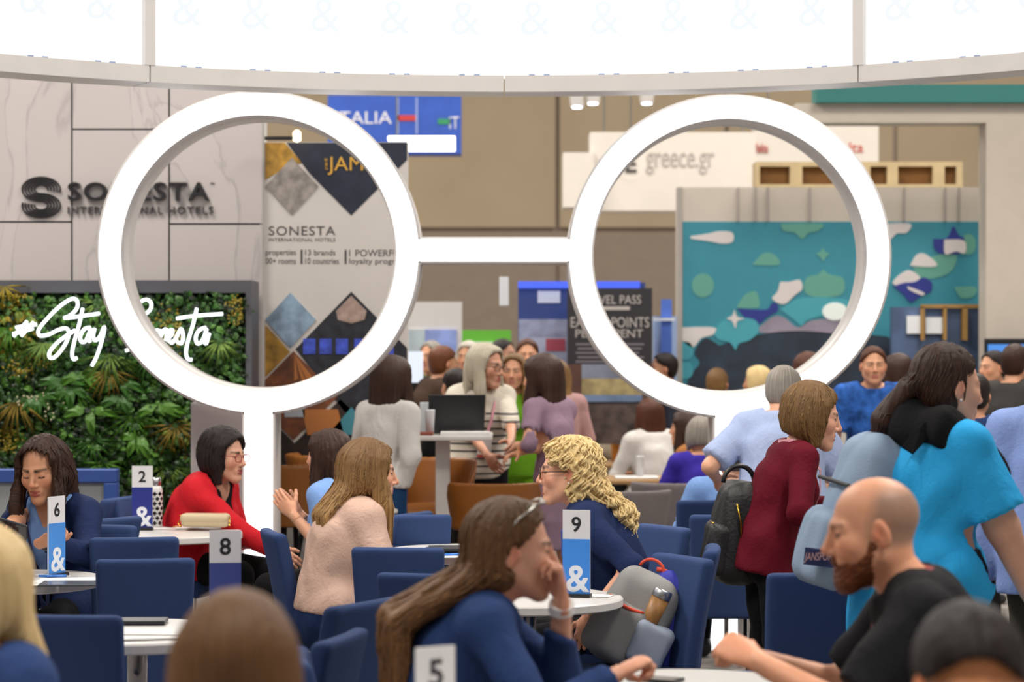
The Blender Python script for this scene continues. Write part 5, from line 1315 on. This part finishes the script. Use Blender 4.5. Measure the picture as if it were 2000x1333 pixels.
def stripe_mat():
    m = fab('striped', '#d2cabc'); nt = m.node_tree; b = nt.nodes['Principled BSDF']; tc = nt.nodes.new('ShaderNodeTexCoord'); sx = nt.nodes.new('ShaderNodeSeparateXYZ'); nt.links.new(tc.outputs['Object'], sx.inputs[0])
    m1 = nt.nodes.new('ShaderNodeMath'); m1.operation = 'MULTIPLY'; m1.inputs[1].default_value = 21; nt.links.new(sx.outputs['Z'], m1.inputs[0])
    m2 = nt.nodes.new('ShaderNodeMath'); m2.operation = 'FRACT'; nt.links.new(m1.outputs[0], m2.inputs[0]); m3 = nt.nodes.new('ShaderNodeMath'); m3.operation = 'LESS_THAN'; m3.inputs[1].default_value = .27; nt.links.new(m2.outputs[0], m3.inputs[0])
    m4 = nt.nodes.new('ShaderNodeMath'); m4.operation = 'LESS_THAN'; m4.inputs[1].default_value = 1.27; nt.links.new(sx.outputs['Z'], m4.inputs[0]); m5 = nt.nodes.new('ShaderNodeMath'); m5.operation = 'MULTIPLY'; nt.links.new(m3.outputs[0], m5.inputs[0]); nt.links.new(m4.outputs[0], m5.inputs[1])
    mx = nt.nodes.new('ShaderNodeMixRGB'); nt.links.new(m5.outputs[0], mx.inputs[0]); mx.inputs[1].default_value = (*lin('#d2cabc'), 1); mx.inputs[2].default_value = (*lin('#4a4648'), 1); nt.links.new(mx.outputs[0], b.inputs['Base Color'])
    return m
def U(n, m, off=.010, hem=-.04, sleeve=1.9, **k): return ('upper', n, m, dict(off=off, hem=hem, sleeve=sleeve, **k))
def Lw(m=black, n='trousers', **k): return ('lower', n, m, k)
def badge_text(pr):
    bd_ = [c for c in pr['root'].children if c.name.startswith('badge')][0]; nb, T2 = pr['nb'], pr['T2']; c = nb + T2 @ A_((0, .182, -.49))
    rb = MB(); m = Matrix.Translation(Vector(c)) @ Matrix(T2.tolist()).to_4x4(); rb.box((-.042, -.001, -.093), (.042, .002, -.068), m); rb.build('ribbon', M('ribbon_white', '#dfe0ea', .5), bd_, local=True)
    for t, z0, hgt, wd, mt_ in (('EXHIBITOR', -.060, .011, .07, M('badge_ink', '#f0eeee', .5)), ("let's create magic", -.086, .010, .075, M('ribbon_ink', '#3a48b0', .5))):
        v, f = text_mesh(t, 1.0); v = v - v.min(0); x = (v[:, 0] / v[:, 0].max() - .5) * -wd; z = v[:, 1] / v[:, 1].max() * hgt + z0
        V = np.stack([x, np.full(len(v), .0055), z], 1) @ T2.T + c
        rawobj('badge_lettering', V, f, mt_, bd_, local=True)
# seated, in focus
A1 = person('seated woman in navy cardigan reading a phone, dark wavy hair', (84, 919, 10.35), 160, 'sit', head=(4, 15, 2), hair='wavy', hairmat=H1, hair_len=.36, hs=1.1, eyes_closed=True, hairline=.072, lip='#a8584e', skin='#d39a78', lean=8, front=.05, hair_vol=.016,
            handR=dict(px=(8, 1052, 9.95), pose='grip', palm=(0, -.6, .6)), handL=dict(px=(84, 1060, 9.98), pose='grip', palm=(0, -.6, .6), dir=(-.8, .35, .25)), kneeL=(-.12, .40, .50), wear=[U('shirt', lblue, .006, -.04, 0, vdepth=.10, vtop=.05), U('cardigan', navy, .014, -.08, 1.85, vdepth=.3, vtop=.07, v0=.025), Lw()])
lanyard(A1, M('lanyard_navy', '#3a4270', .6), .43, True, .17)
badge_text(A1)
chair_under(A1, 'under the woman reading her phone')
A2 = person('seated woman in red blazer and red glasses, dark hair', (438, 892, 12.55), -112, 'sit', head=(-4, 3, 0), hair='bob', hairmat=H2, hair_len=.115, hair_vol=.024, hs=1.12, glasses='#9c2c34', earring=True, lip='#9c4a48', skin='#d4a084', lean=22, girth=1.2, bust=1.15,
            handR=dict(px=(548, 1085, 12.3), pole=(.5, -.6, -.5)), handL=dict(at=(-.10, .42, .66)), wear=[U('top', black, .006, -.03, 0, vdepth=.08, vtop=.05), U('blazer', red, .018, -.14, 1.92, vdepth=.34, vtop=.075, v0=.012), Lw()])
chair_under(A2, 'under the woman in red blazer')
A3 = person('seated woman in light blue polo gesturing with raised hands', (640, 892, 11.75), 62, 'sit', head=(0, 0, 0), hair='long', hairmat=H1, hair_len=.42, hs=1.02, lean=10, fall=(0, -.10), front=.0, left=.2, right=.2,
            handR=dict(px=(584, 1004, 11.75), dir=(-.1, .75, .62), palm=(-1, 0, 0), pose='flat', pole=(.3, -.2, -1)), handL=dict(px=(572, 1006, 11.55), dir=(.1, .75, .62), palm=(1, 0, 0), pose='flat', pole=(-.3, -.2, -1)), wear=[U('polo', lblue, .012, -.06, .75), Lw(black)])
chair_under(A3, 'under the woman in light blue polo')
A4 = person('seated woman in beige blouse with long caramel hair', (722, 925, 10.3), -68, 'sit', head=(-10, 4, 0), hair='long', hairmat=H3, hair_len=.50, hs=1.1, lean=9, girth=1.28, bust=1.1, hips=1.1, fall=(.0, -.17), hair_vol=.018, spread=1.0, front=.04, right=.40, left=.36, arms=1.25, fold=.005,
            handR=dict(at=(.16, .34, .68)), handL=dict(at=(-.14, .36, .68)), wear=[U('blouse', beige, .014, -.02, 1.7), Lw(jeans, 'jeans')])
chair(528, 1031, -74, 'seen from the side, holding the woman in beige blouse', 10.45)
A5 = person('seated woman with curly blonde hair and glasses, navy cardigan', (1108, 923, 9.7), 84, 'sit', head=(4, 2, 0), hair='curly', hairmat=H4, hair_len=.42, hs=1.08, glasses='#3c2018', earring=True, lip='#b45a54', skin='#dfa78a', lean=20, girth=1.1, mouth_open=True, fall=(0, -.20), hair_vol=.016, left=.30, right=.34, front=-.065, show_ears=True, iris='#4a5a60', spread=.85,
            handL=dict(px=(1152, 1206, 9.42), pole=(-.3, -1, .1), dir=(.0, .3, -1)), handR=dict(at=(.05, .36, .78)), wear=[U('shirt', lblue, .006, -.03, 0), U('cardigan', navy, .016, -.12, 1.15, vdepth=.3, vtop=.06, v0=.012), Lw(black)])
lanyard(A5, M('lanyard_blue', '#3f56a0', .6), .28)
chair_under(A5, 'under the woman with curly blonde hair')
A6 = person('seated woman in navy with long straight brown hair, hand at chin', (1002, 1078, 6.4), -84, 'sit', show_ears=True, head=(0, 2, 0), hair='long', hairmat=H5, hair_len=.74, hs=1.08, lean=20, fall=(0, -.28), hair_vol=.016, left=0, right=0, front=.0, spread=1.0, girth=1.1, skin='#d6a086',
            handR=dict(px=(1205, 1318, 6.2), pole=(.5, -.6, -.6), pose='curl', palm=(0, 0, -1)), handL=dict(px=(1097, 1172, 6.36), pole=(-.2, .4, -1), dir=(.05, -.12, 1), palm=(.1, -1, 0), pose='curl'), wear=[U('sweater', navy2, .015, -.08, 1.92), Lw(black)])
chair_under(A6, 'under the woman with long straight brown hair')
# watch of the woman in navy
a_, e_, w_ = A6['arm']['L'][:3]; dv = (w_ - e_) / np.linalg.norm(w_ - e_); wc = w_ - dv * .025
MB().tube([wc - dv * .013, wc + dv * .013], .034, 20).build('watch_band', M('watch_white', '#e6e6e6', .4), A6['root'], local=True)
sgp = MB(); hc, Rh = A6['hc'], A6['Rh']
for s in (-1, 1): sgp.tube([tuple(hc + Rh @ A_((s * (.034 + .026 * math.cos(t)), .055 + .022 * math.sin(t), .128 + .010 * math.sin(t + .5)))) for t in np.linspace(0, 6.283, 15)[:-1]], .0032, 6, True)
for s in (-1, 1): sgp.tube([tuple(hc + Rh @ A_(q)) for q in ((s * .060, .05, .128), (s * .088, .0, .09), (s * .09, -.03, .05))], .003, 6)
sgp.build('sunglasses', M('sunglass_frame', '#b8b4ae', .15, .6), A6['root'], True, local=True)
A7 = person('seated bearded man in black polo leaning on the table', (1704, 1038, 6.1), 86, 'sit', male=True, head=(2, 8, 0), beard=HB, stubble='#8c7262', skin='#d89c7c', hs=1.14, lean=20, girth=1.2, brow='#6a4630', iris='#566068', mouth_open=True, waist=1.2, neckfwd=.03,
            handL=dict(px=(1478, 1292, 5.98), pole=(-.5, -.2, -1), pose='fist', palm=(.7, 0, -.6)), handR=dict(px=(1470, 1285, 6.28), pole=(.5, -.2, -1), pose='fist', palm=(-.7, 0, -.6)), wear=[U('polo', black2, .016, -.06, .82), Lw(black)])
lanyard(A7, M('lanyard_pink', '#c87a80', .6), .30, False)
chair_under(A7, 'under the bearded man')
# standing
A8 = person('standing woman in crimson blazer with brown highlighted bob', (1588, 815, 10.5), -78, 'stand', head=(-12, 10, 0), hair='bob', hairmat=H6, hair_len=.10, hair_vol=.018, hs=1.14, lean=12, girth=1.02, skin='#d8a48a', hunch=10,
            handR=dict(px=(1640, 1050, 10.3), pole=(.5, -.9, -.3)), handL=dict(at=(-.12, .34, .98)), wear=[U('top', black, .006, -.03, 0), U('blazer', crim, .018, -.13, 1.95, vdepth=.22, vtop=.06), Lw(black)])
lanyard(A8, M('lanyard_rose', '#d69aa8', .6), .30, False)
A9 = person('standing woman in bright blue shirt with dark ponytail', (1852, 757, 8.1), -62, 'stand', head=(-6, 6, 0), hair='tail', hairmat=H1, tail=(-.06, -.20, -.19), hair_vol=.009, hs=1.16, lean=3, girth=1.42, hips=1.1, earring=True, skin='#dba88e', bust=1.1, arms=1.45, shoulders=1.12, fold=.007, noshoes=False,
            handR=dict(px=(2035, 1205, 7.95), pole=(.9, -.5, 0)), handL=dict(at=(-.25, .3, .95)), wear=[U('shirt', sky, .02, -.26, .82), Lw(black)])
A10 = person('standing man in pale blue shirt seen from behind, grey hair', (1532, 768, 12.15), -6, 'stand', male=True, hair='short', hairmat=H7, head=(-20, 14, 0), hs=1.02, lean=14, girth=1.3, far=1, wear=[U('shirt', pblue, .02, -.1, .85), Lw(black)], handL=dict(at=(-.32, .25, 1.0)), handR=dict(at=(.2, .4, 1.0)))
A11 = person('standing man in periwinkle shirt and dark trousers at hall edge', (2062, 742, 8.8), 0, 'stand', male=True, hair='short', hairmat=H1, girth=1.2, far=1, wear=[U('shirt', fab('periwinkle', '#8aa0d6'), .02, -.12, 1.9), Lw(fab('olive', '#3a382e'))])
A12 = person('seated person in pale blue shirt with grey hair behind post', (1432, 893, 12.75), 2, 'sit', male=True, hair='short', hairmat=hair_mat('hair_irongrey', '#2e2a28', '#6a6460'), far=1, lean=8, wear=[U('shirt', lblue, .016, -.06, 1.0), Lw(black)])
# foreground, out of focus
A13 = person('seated person with smooth brown hair seen from behind, foreground', (465, 1318, 3.97), 0, 'sit', hair='long', hairmat=H5, hair_len=.30, hair_vol=.024, far=1, wear=[U('jacket', navy, .014, -.06, 1.9), Lw(black)])
A14 = person('seated person with short dark curls and bare forehead, foreground', (1895, 1345, 3.95), 178, 'sit', male=True, hair='short', hairmat=H2, hair_vol=.020, hairline=.045, head=(0, 10, 0), far=1, skin='#d08a5c', wear=[U('shirt', black, .014, -.06, 1.9), Lw(black)])
A15 = person('seated blonde woman in navy jacket at hall edge, foreground', (-58, 1150, 5.0), 125, 'sit', hair='long', hairmat=hair_mat('hair_pale', '#a07e4c', '#e6cf9c', freq=30), hair_len=.42, hair_vol=.018, far=1, fall=(-.02, -.10), wear=[U('jacket', navy2, .014, -.06, 1.9), Lw(black)])
for q, l in ((A13, 'under the person with smooth brown hair'), (A14, 'under the person with dark curls'), (A15, 'under the blonde woman in navy jacket')): chair_under(q, l)
# ---------------------------------------------------------------- middle distance
B1 = person('standing woman in white blazer with long dark hair', (768, 742, 14.0), -35, 'stand', far=1, hair='long', hairmat=H1, hair_len=.30, hs=1.1, lean=4, girth=.9, left=.26, right=.26, handR=dict(px=(783, 962, 13.85)), wear=[U('blazer', white, .02, -.16, 1.8), Lw(fab('teal_denim', '#1f3f66'))])
B2 = person('standing woman in white striped sweater with grey hair and glasses', (950, 716, 15.2), -168, 'stand', far=1, hair='long', hairmat=hair_mat('hair_silver', '#8a8272', '#cfc6b0'), hair_len=.26, hs=1.12, glasses='#2a2420', girth=1.15, lean=8, head=(44, 6, 0), skin='#cf9a80', handR=dict(px=(960, 905, 14.85)), handL=dict(px=(1000, 870, 14.8)), wear=[U('sweater', stripe_mat(), .016, -.06, 1.2), Lw(black)])
lanyard(B2, M('lanyard_rose', '#d69aa8', .6), .26, True, .19, .02)
B3 = person('standing woman in lilac dress with dark hair seen from behind', (1058, 738, 14.6), 48, 'stand', far=1, hair='long', hairmat=H1, hair_len=.26, girth=.92, hs=1.12, head=(10, 4, 0), lean=4, handL=dict(px=(1010, 872, 14.5)), handR=dict(px=(1015, 885, 14.4)), wear=[U('dress_top', lilac, .016, -.04, 1.0), ('skirt', 'skirt', lilac, dict(hemz=.45, flare=1.25))])
def bg(label, fit, yaw, hair, hm, top, skin='#cf9878', **k):
    k.setdefault('far', 2); ps = k.pop('pose', 'stand'); bt = k.pop('bottom', black)
    return person(label, fit, yaw, ps, hair=hair, hairmat=hm, skin=skin, wear=[U(k.pop('garment', 'shirt'), top, k.pop('off', .016), -.10, k.pop('sleeve', 1.9)), Lw(bt)], **k)
bg('man in brown jacket bending, short ginger hair', (868, 712, 17.0), -60, 'short', hair_mat('hair_ginger', '#4a2818', '#8a5230'), fab('brown', '#4c3a30'), male=True, lean=18, garment='jacket')
bg('man in black jacket behind the striped sweater', (888, 758, 16.2), 30, 'short', H2, black, male=True, lean=12)
bg('grey haired man in green shirt by white stand wall', (840, 698, 19.3), 150, 'short', H7, fab('green_grey', '#5a6a50'), male=True)
bg('white haired woman near the green stand wall', (914, 700, 18.3), 160, 'bob', hair_mat('hair_white', '#a8a094', '#d8d0c4'), fab('taupe', '#8a7c70'), hair_len=.09)
bg('dark haired man in front of green stand wall', (985, 694, 19.6), -120, 'short', H2, fab('slate', '#4a4e58'), male=True)
bg('pink faced man before the blue display', (1030, 696, 18.2), 180, 'short', H8, fab('rose', '#b08a88'), male=True)
bg('woman in lime green dress with caramel hair', (1003, 728, 16.4), 172, 'long', H3, fab('lime_dress', '#6aa024'), hair_len=.26, bottom=fab('lime_dress', '#6aa024'), garment='dress')
bg('blonde woman before the blue display panel', (1086, 738, 17.0), 10, 'long', H3, fab('rose', '#b08a88'), hair_len=.24)
bg('dark suited man between black banner and mural', (1294, 722, 19.0), 95, 'short', H2, fab('suit', '#2a2c38'), male=True, garment='suit')
bg('seated woman in white lace top with long brown hair', (1268, 812, 17.9), 20, 'long', H8, white, pose='sit', hair_len=.28, far=1)
bg('seated woman with dark hair and tan top at cafe table', (1338, 838, 16.7), 70, 'long', H1, fab('tan', '#a06a3c'), pose='sit', hair_len=.20, far=1)
bg('seated person in purple sweater with grey bob', (1368, 852, 15.6), 8, 'bob', H7, fab('purple', '#3b2f9c'), pose='sit', hair_len=.08, far=1, garment='sweater')
bg('seated person in white with pale hair at cafe', (1196, 835, 19.8), 150, 'short', hair_mat('hair_white', '#a8a094', '#d8d0c4'), fab('oat', '#b8a890'), pose='sit')
bg('blonde woman before the dark city part of mural', (1478, 748, 18.4), 60, 'bob', H4, fab('sand', '#b09a70'), hair_len=.09)
bg('tan haired person before the mural edge', (1402, 752, 18.9), -20, 'short', H3, fab('teal_top', '#5a8088'))
bg('curly dark haired woman seen through the hoop', (1583, 722, 18.0), -100, 'curly', H8, fab('charcoal_top', '#34323a'), hair_len=.16)
bg('man in blue patterned shirt with pink lanyard', (1706, 716, 15.8), 178, 'short', H8, fab('aloha', '#2f5ca8', .8, .25, 90, .5, vscale=18), male=True, sleeve=.8, far=1)
bg('dark haired woman in white beside the patterned shirt', (1752, 726, 17.4), 40, 'long', H1, white, hair_len=.2)
bg('man in dark grey jacket below the wide screen', (1985, 712, 15.6), -40, 'short', H1, fab('dark_grey', '#3c3a38'), male=True, garment='jacket')
bg('man with dark hair below the wide screen, facing left', (1938, 720, 17.6), 120, 'short', H2, fab('graphite', '#44424a'), male=True)
bg('person in navy blazer behind the bright blue shirt', (1905, 775, 13.6), -20, 'short', H2, navy2, male=True, far=1, garment='blazer')
# ---------------------------------------------------------------- bags and small things held
gry_f = M('pack_grey', '#8d8c8a', .8, bump=.25, bscale=250); ultra = M('pack_blue', '#2a2f9c', .7, bump=.2, bscale=250); orange = M('pack_orange', '#d8482a', .6); pk_l = M('pack_pocket', '#98a2b4', .7)
def soft(name, c, hs_, r, mat, parent, mtx, h=.009, fn=None):
    F = Field(A_(c) - A_(hs_) - .05, A_(c) + A_(hs_) + .05, h); box_field(F, c, hs_, r, fn or (lambda p: p)); F.warp(lambda p: .003 * np.sin(p[..., 0] * 40 + p[..., 2] * 25 + 2 * np.sin(p[..., 1] * 30)))
    v, q = F.mesh(); M4 = np.array(mtx); v = v @ M4[:3, :3].T + M4[:3, 3]; return rawobj(name, v, fix_winding(v, q), mat, parent, True, local=True)
def taper(p):
    q = p.copy(); t = np.clip(p[..., 2] / .25, -1, 1.3); q[..., 0] = p[..., 0] / (1 - .22 * np.clip(t, 0, 2) ** 2); q[..., 1] = p[..., 1] / (1 - .15 * np.clip(t, 0, 2) ** 2); return q
bpk = P(1240, 1210, 9.22); bk = empty('backpack', bpk, 0, 'grey and ultramarine backpack with orange trim on chair', 'backpack')
mt = Matrix.Rotation(R_(28), 4, 'Y') @ Matrix.Rotation(R_(-15), 4, 'Z')
soft('main_body', (0, -.03, 0), (.135, .09, .19), .07, gry_f, bk, mt, fn=taper); soft('rear_body', (.115, .035, .025), (.12, .07, .21), .06, ultra, bk, mt, fn=taper); soft('front_pocket', (-.03, -.10, -.06), (.105, .05, .115), .045, gry_f, bk, mt)
soft('side_pocket', (0, 0, 0), (.075, .04, .085), .03, pk_l, bk, Matrix.Translation(P(1268, 1262, 9.08) - bpk) @ Matrix.Rotation(R_(24), 4, 'Y'))
def tt(p): return tuple(mt @ Vector(p))
MB().tube([tt(q) for q in smooth3] if False else [tt((.02 + .13 * math.sin(t), .02, .02 + .195 * math.cos(t))) for t in np.linspace(-.3, 1.9, 16)], .009, 8).build('orange_zip', orange, bk, True, local=True)
MB().tube([tt((-.105 + .021 * i, -.132 - .012 * math.sin(i * .45), .045 - .010 * math.sin(i * .45))) for i in range(8)], .007, 8).build('pocket_trim', orange, bk, True, local=True)
MB().tube([tt((-.03 + .05 * math.cos(t), .0, .19 + .045 * math.sin(t))) for t in np.linspace(0, 3.14, 10)], .006, 8).build('haul_loop', orange, bk, True, local=True)
MB().tube([tt((.15, .03, .12)), tt((.165, .02, .02)), tt((.15, .0, -.08))], .012, 8, flat=.5).build('compression_strap', orange, bk, True, local=True)
tm = P(1278, 1195, 9.10); tmb = empty('tumbler', tm, 0, 'bamboo tumbler with steel lid in backpack pocket', 'tumbler'); mr = Matrix.Rotation(R_(24), 4, 'Y')
def lathe_r(prof, name, mat, par):
    b = MB().lathe(prof, (0, 0, 0), 28); b.v = [tuple(mr @ Vector(v)) for v in b.v]; b.build(name, mat, par, True, local=True)
lathe_r([(.030, -.06), (.033, -.055), (.035, .055)], 'body', M('bamboo', '#9a6c38', .45, var=.2, vscale=4, stretch=(20, 20, 1)), tmb); lathe_r([(.036, .055), (.037, .058), (.037, .085), (.033, .09)], 'lid', M('steel', '#b4b4b6', .25, 1), tmb)
# black backpack of the woman in crimson
nyl = M('nylon_black', '#101012', .55, bump=.35, bscale=60); pb = P(1440, 1040, 10.55); bb = empty('black_backpack', pb, 0, 'black nylon backpack with gold zips behind crimson blazer', 'backpack')
m2 = Matrix.Rotation(R_(8), 4, 'Y') @ Matrix.Rotation(R_(10), 4, 'Z')
soft('main_body', (.0, 0, 0), (.105, .14, .225), .075, nyl, bb, m2, fn=taper); soft('front_pocket', (-.085, -.01, -.08), (.045, .12, .115), .04, nyl, bb, m2)
MB().tube([tuple(m2 @ Vector(q)) for q in ((-.06, -.145, .13), (-.035, -.150, .06), (-.02, -.150, -.01))], .004, 6).build('gold_zip', gold, bb, True, local=True)
MB().tube([tuple(m2 @ Vector((-.03 + .07 * math.cos(t), -.02, .215 + .075 * math.sin(t)))) for t in np.linspace(-.1, 3.24, 14)], .011, 8).build('top_handle', M('leather_black', '#1b1a1c', .35), bb, True, local=True)
MB().tube([tuple(m2 @ Vector(q)) for q in ((.08, -.08, .2), (.16, -.06, .27), (.2, -.03, .2))], .014, 8).build('shoulder_strap', nyl, bb, True, local=True)
MB().tube([tuple(m2 @ Vector(q)) for q in ((-.135, -.09, .03), (-.132, -.02, .033))], .004, 6).build('pocket_zip', gold, bb, True, local=True)
# pale backpack of the woman in blue
den = M('pack_denim', '#8a9fb8', .8, bump=.3, bscale=200, var=.06); db_ = M('patch_navy', '#1f2c5e', .6); l9 = A9['root'].location; pj = P(1668, 1010, 8.05); jp = empty('denim_backpack', pj, 0, 'pale denim backpack with name patch worn on bright blue shirt', 'backpack')
m3 = Matrix.Rotation(R_(14), 4, 'Y') @ Matrix.Rotation(R_(14), 4, 'Z')
soft('main_body', (.03, 0, .03), (.115, .15, .26), .09, den, jp, m3, fn=taper); soft('front_pocket', (-.075, -.01, -.12), (.07, .13, .13), .055, den, jp, m3)
pz = P(1602, 1090, 7.86); pt = MB(); pt.box((-.052, -.004, -.028), (.052, .004, .028), Matrix.Translation(pz - pj) @ Matrix.Rotation(R_(-14), 4, 'Z') @ Matrix.Rotation(R_(6), 4, 'Y')); pt.build('name_patch', db_, jp, local=True)
tx = text_on('patch_lettering', 'JANSPORT', 1570, 1634, 1080, 1100, 7.845, M('patch_red', '#c8a0a0', .6), jp, .003, shear=.3)
for z, mm in ((.10, .12), (-.045, .15)): MB().tube([tuple(m3 @ Vector((-.10 - .03 * math.cos(t) * (z < 0), .14 * math.sin(t), z))) for t in np.linspace(-1.4, 1.4, 10)], .007, 6).build('zip', M('zip_black', '#1a1a1c', .5), jp, True, local=True)
# its straps over the shoulder, and the black hooded vest collar
tp9, nb9, T9 = A9['tp'], A9['nb'], A9['T2']; r9 = A9['root']
for s in (-1, 1):
    strap_on(A9, 'pack_strap', [tp9(s * .12, -.19, .42), tp9(s * .125, -.13, .50), tp9(s * .13, -.03, .535), tp9(s * .13, .10, .49), tp9(s * .135, .19, .38), tp9(s * .15, .20, .30)], .045, black, .012)
F = Field(nb9 - .36, nb9 + .34, .013)
F.add(sweep([tuple(nb9 + T9 @ A_(q)) for q in ((-.20, .06, -.06), (-.15, -.07, .02), (0, -.125, .02), (.15, -.08, .012), (.225, .03, -.045), (.205, .15, -.12))], [.05, .075, .085, .075, .055, .035], [.03, .04, .045, .04, .03, .022], tuple(T9 @ A_((0, .5, 1)))), .02)
F.warp(lambda p: .006 * np.sin(p[..., 0] * 45 + 20 * p[..., 2]))
v, q = F.mesh(); rawobj('hood_collar', v, fix_winding(v, q), black, r9, True, local=True)
MB().lathe([(.02, -.014), (.03, -.008), (.03, .008), (.02, .014)], tuple(A9['hc'] + A9['Rh'] @ A_((0, -.15, .0))), 14).build('hair_tie', black, r9, True, local=True)
# phone in the hands of the woman in navy cardigan
ph = P(18, 1030, 9.88); po = empty('phone', ph, R_(160), 'dark phone held by the seated woman in navy cardigan', 'phone'); mp_ = Matrix.Rotation(R_(-55), 4, 'X') @ Matrix.Rotation(R_(90), 4, 'Y')
MB().rbox((-.04, -.005, -.08), (.04, .005, .08), .004, 2, Matrix.Rotation(R_(-40), 4, 'X') @ Matrix.Rotation(R_(70), 4, 'Y')).build('case', dkb, po, local=True)
MB().rbox((-.036, .0045, -.076), (.036, .006, .076), .0006, 1, Matrix.Rotation(R_(-40), 4, 'X') @ Matrix.Rotation(R_(70), 4, 'Y')).build('glass', M('phone_glass', '#23252b', .1), po, local=True)
for pr, k, m_ in ((A1, 'L', M('watch_black', '#1c1a18', .3)), (A5, 'L', gold)):
    a_, e_, w_ = pr['arm'][k][:3]; dv = (w_ - e_) / np.linalg.norm(w_ - e_); wc = w_ - dv * .02; MB().tube([wc - dv * .008, wc + dv * .008], .031, 18).build('wrist_watch', m_, pr['root'], True, local=True)
# things on the floor under the chairs
fl = M('floral', '#c4a89c', .8, var=.6, vscale=30); c = P(622, 1300, 9.4); F = Field((-.2, -.2, 0), (.2, .2, .3), .014); F.add(ell((0, 0, .11), (.13, .09, .12)), .02); F.warp(lambda p: .01 * np.sin(p[..., 0] * 40 + p[..., 2] * 20)); F.cut(lambda p: .003 - p[..., 2]); v, q = F.mesh(); ft = rawobj('tote_bag', v + A_((c.x, c.y, 0)), fix_winding(v, q), fl, None, True); tag(ft, 'floral print fabric tote on the floor under chairs', 'bag')
c = P(1400, 1255, 10.2); F = Field((-.2, -.2, 0), (.2, .2, .4), .014); F.add(ell((0, 0, .16), (.15, .1, .17)), .02); F.warp(lambda p: .012 * np.sin(p[..., 0] * 30 + p[..., 2] * 24)); F.cut(lambda p: .003 - p[..., 2]); v, q = F.mesh(); ob = rawobj('canvas_bag', v + A_((c.x, c.y, 0)), fix_winding(v, q), M('canvas_olive', '#3a4034', .85, var=.3), None, True); tag(ob, 'dark olive canvas bag on floor beside white plinth', 'bag')
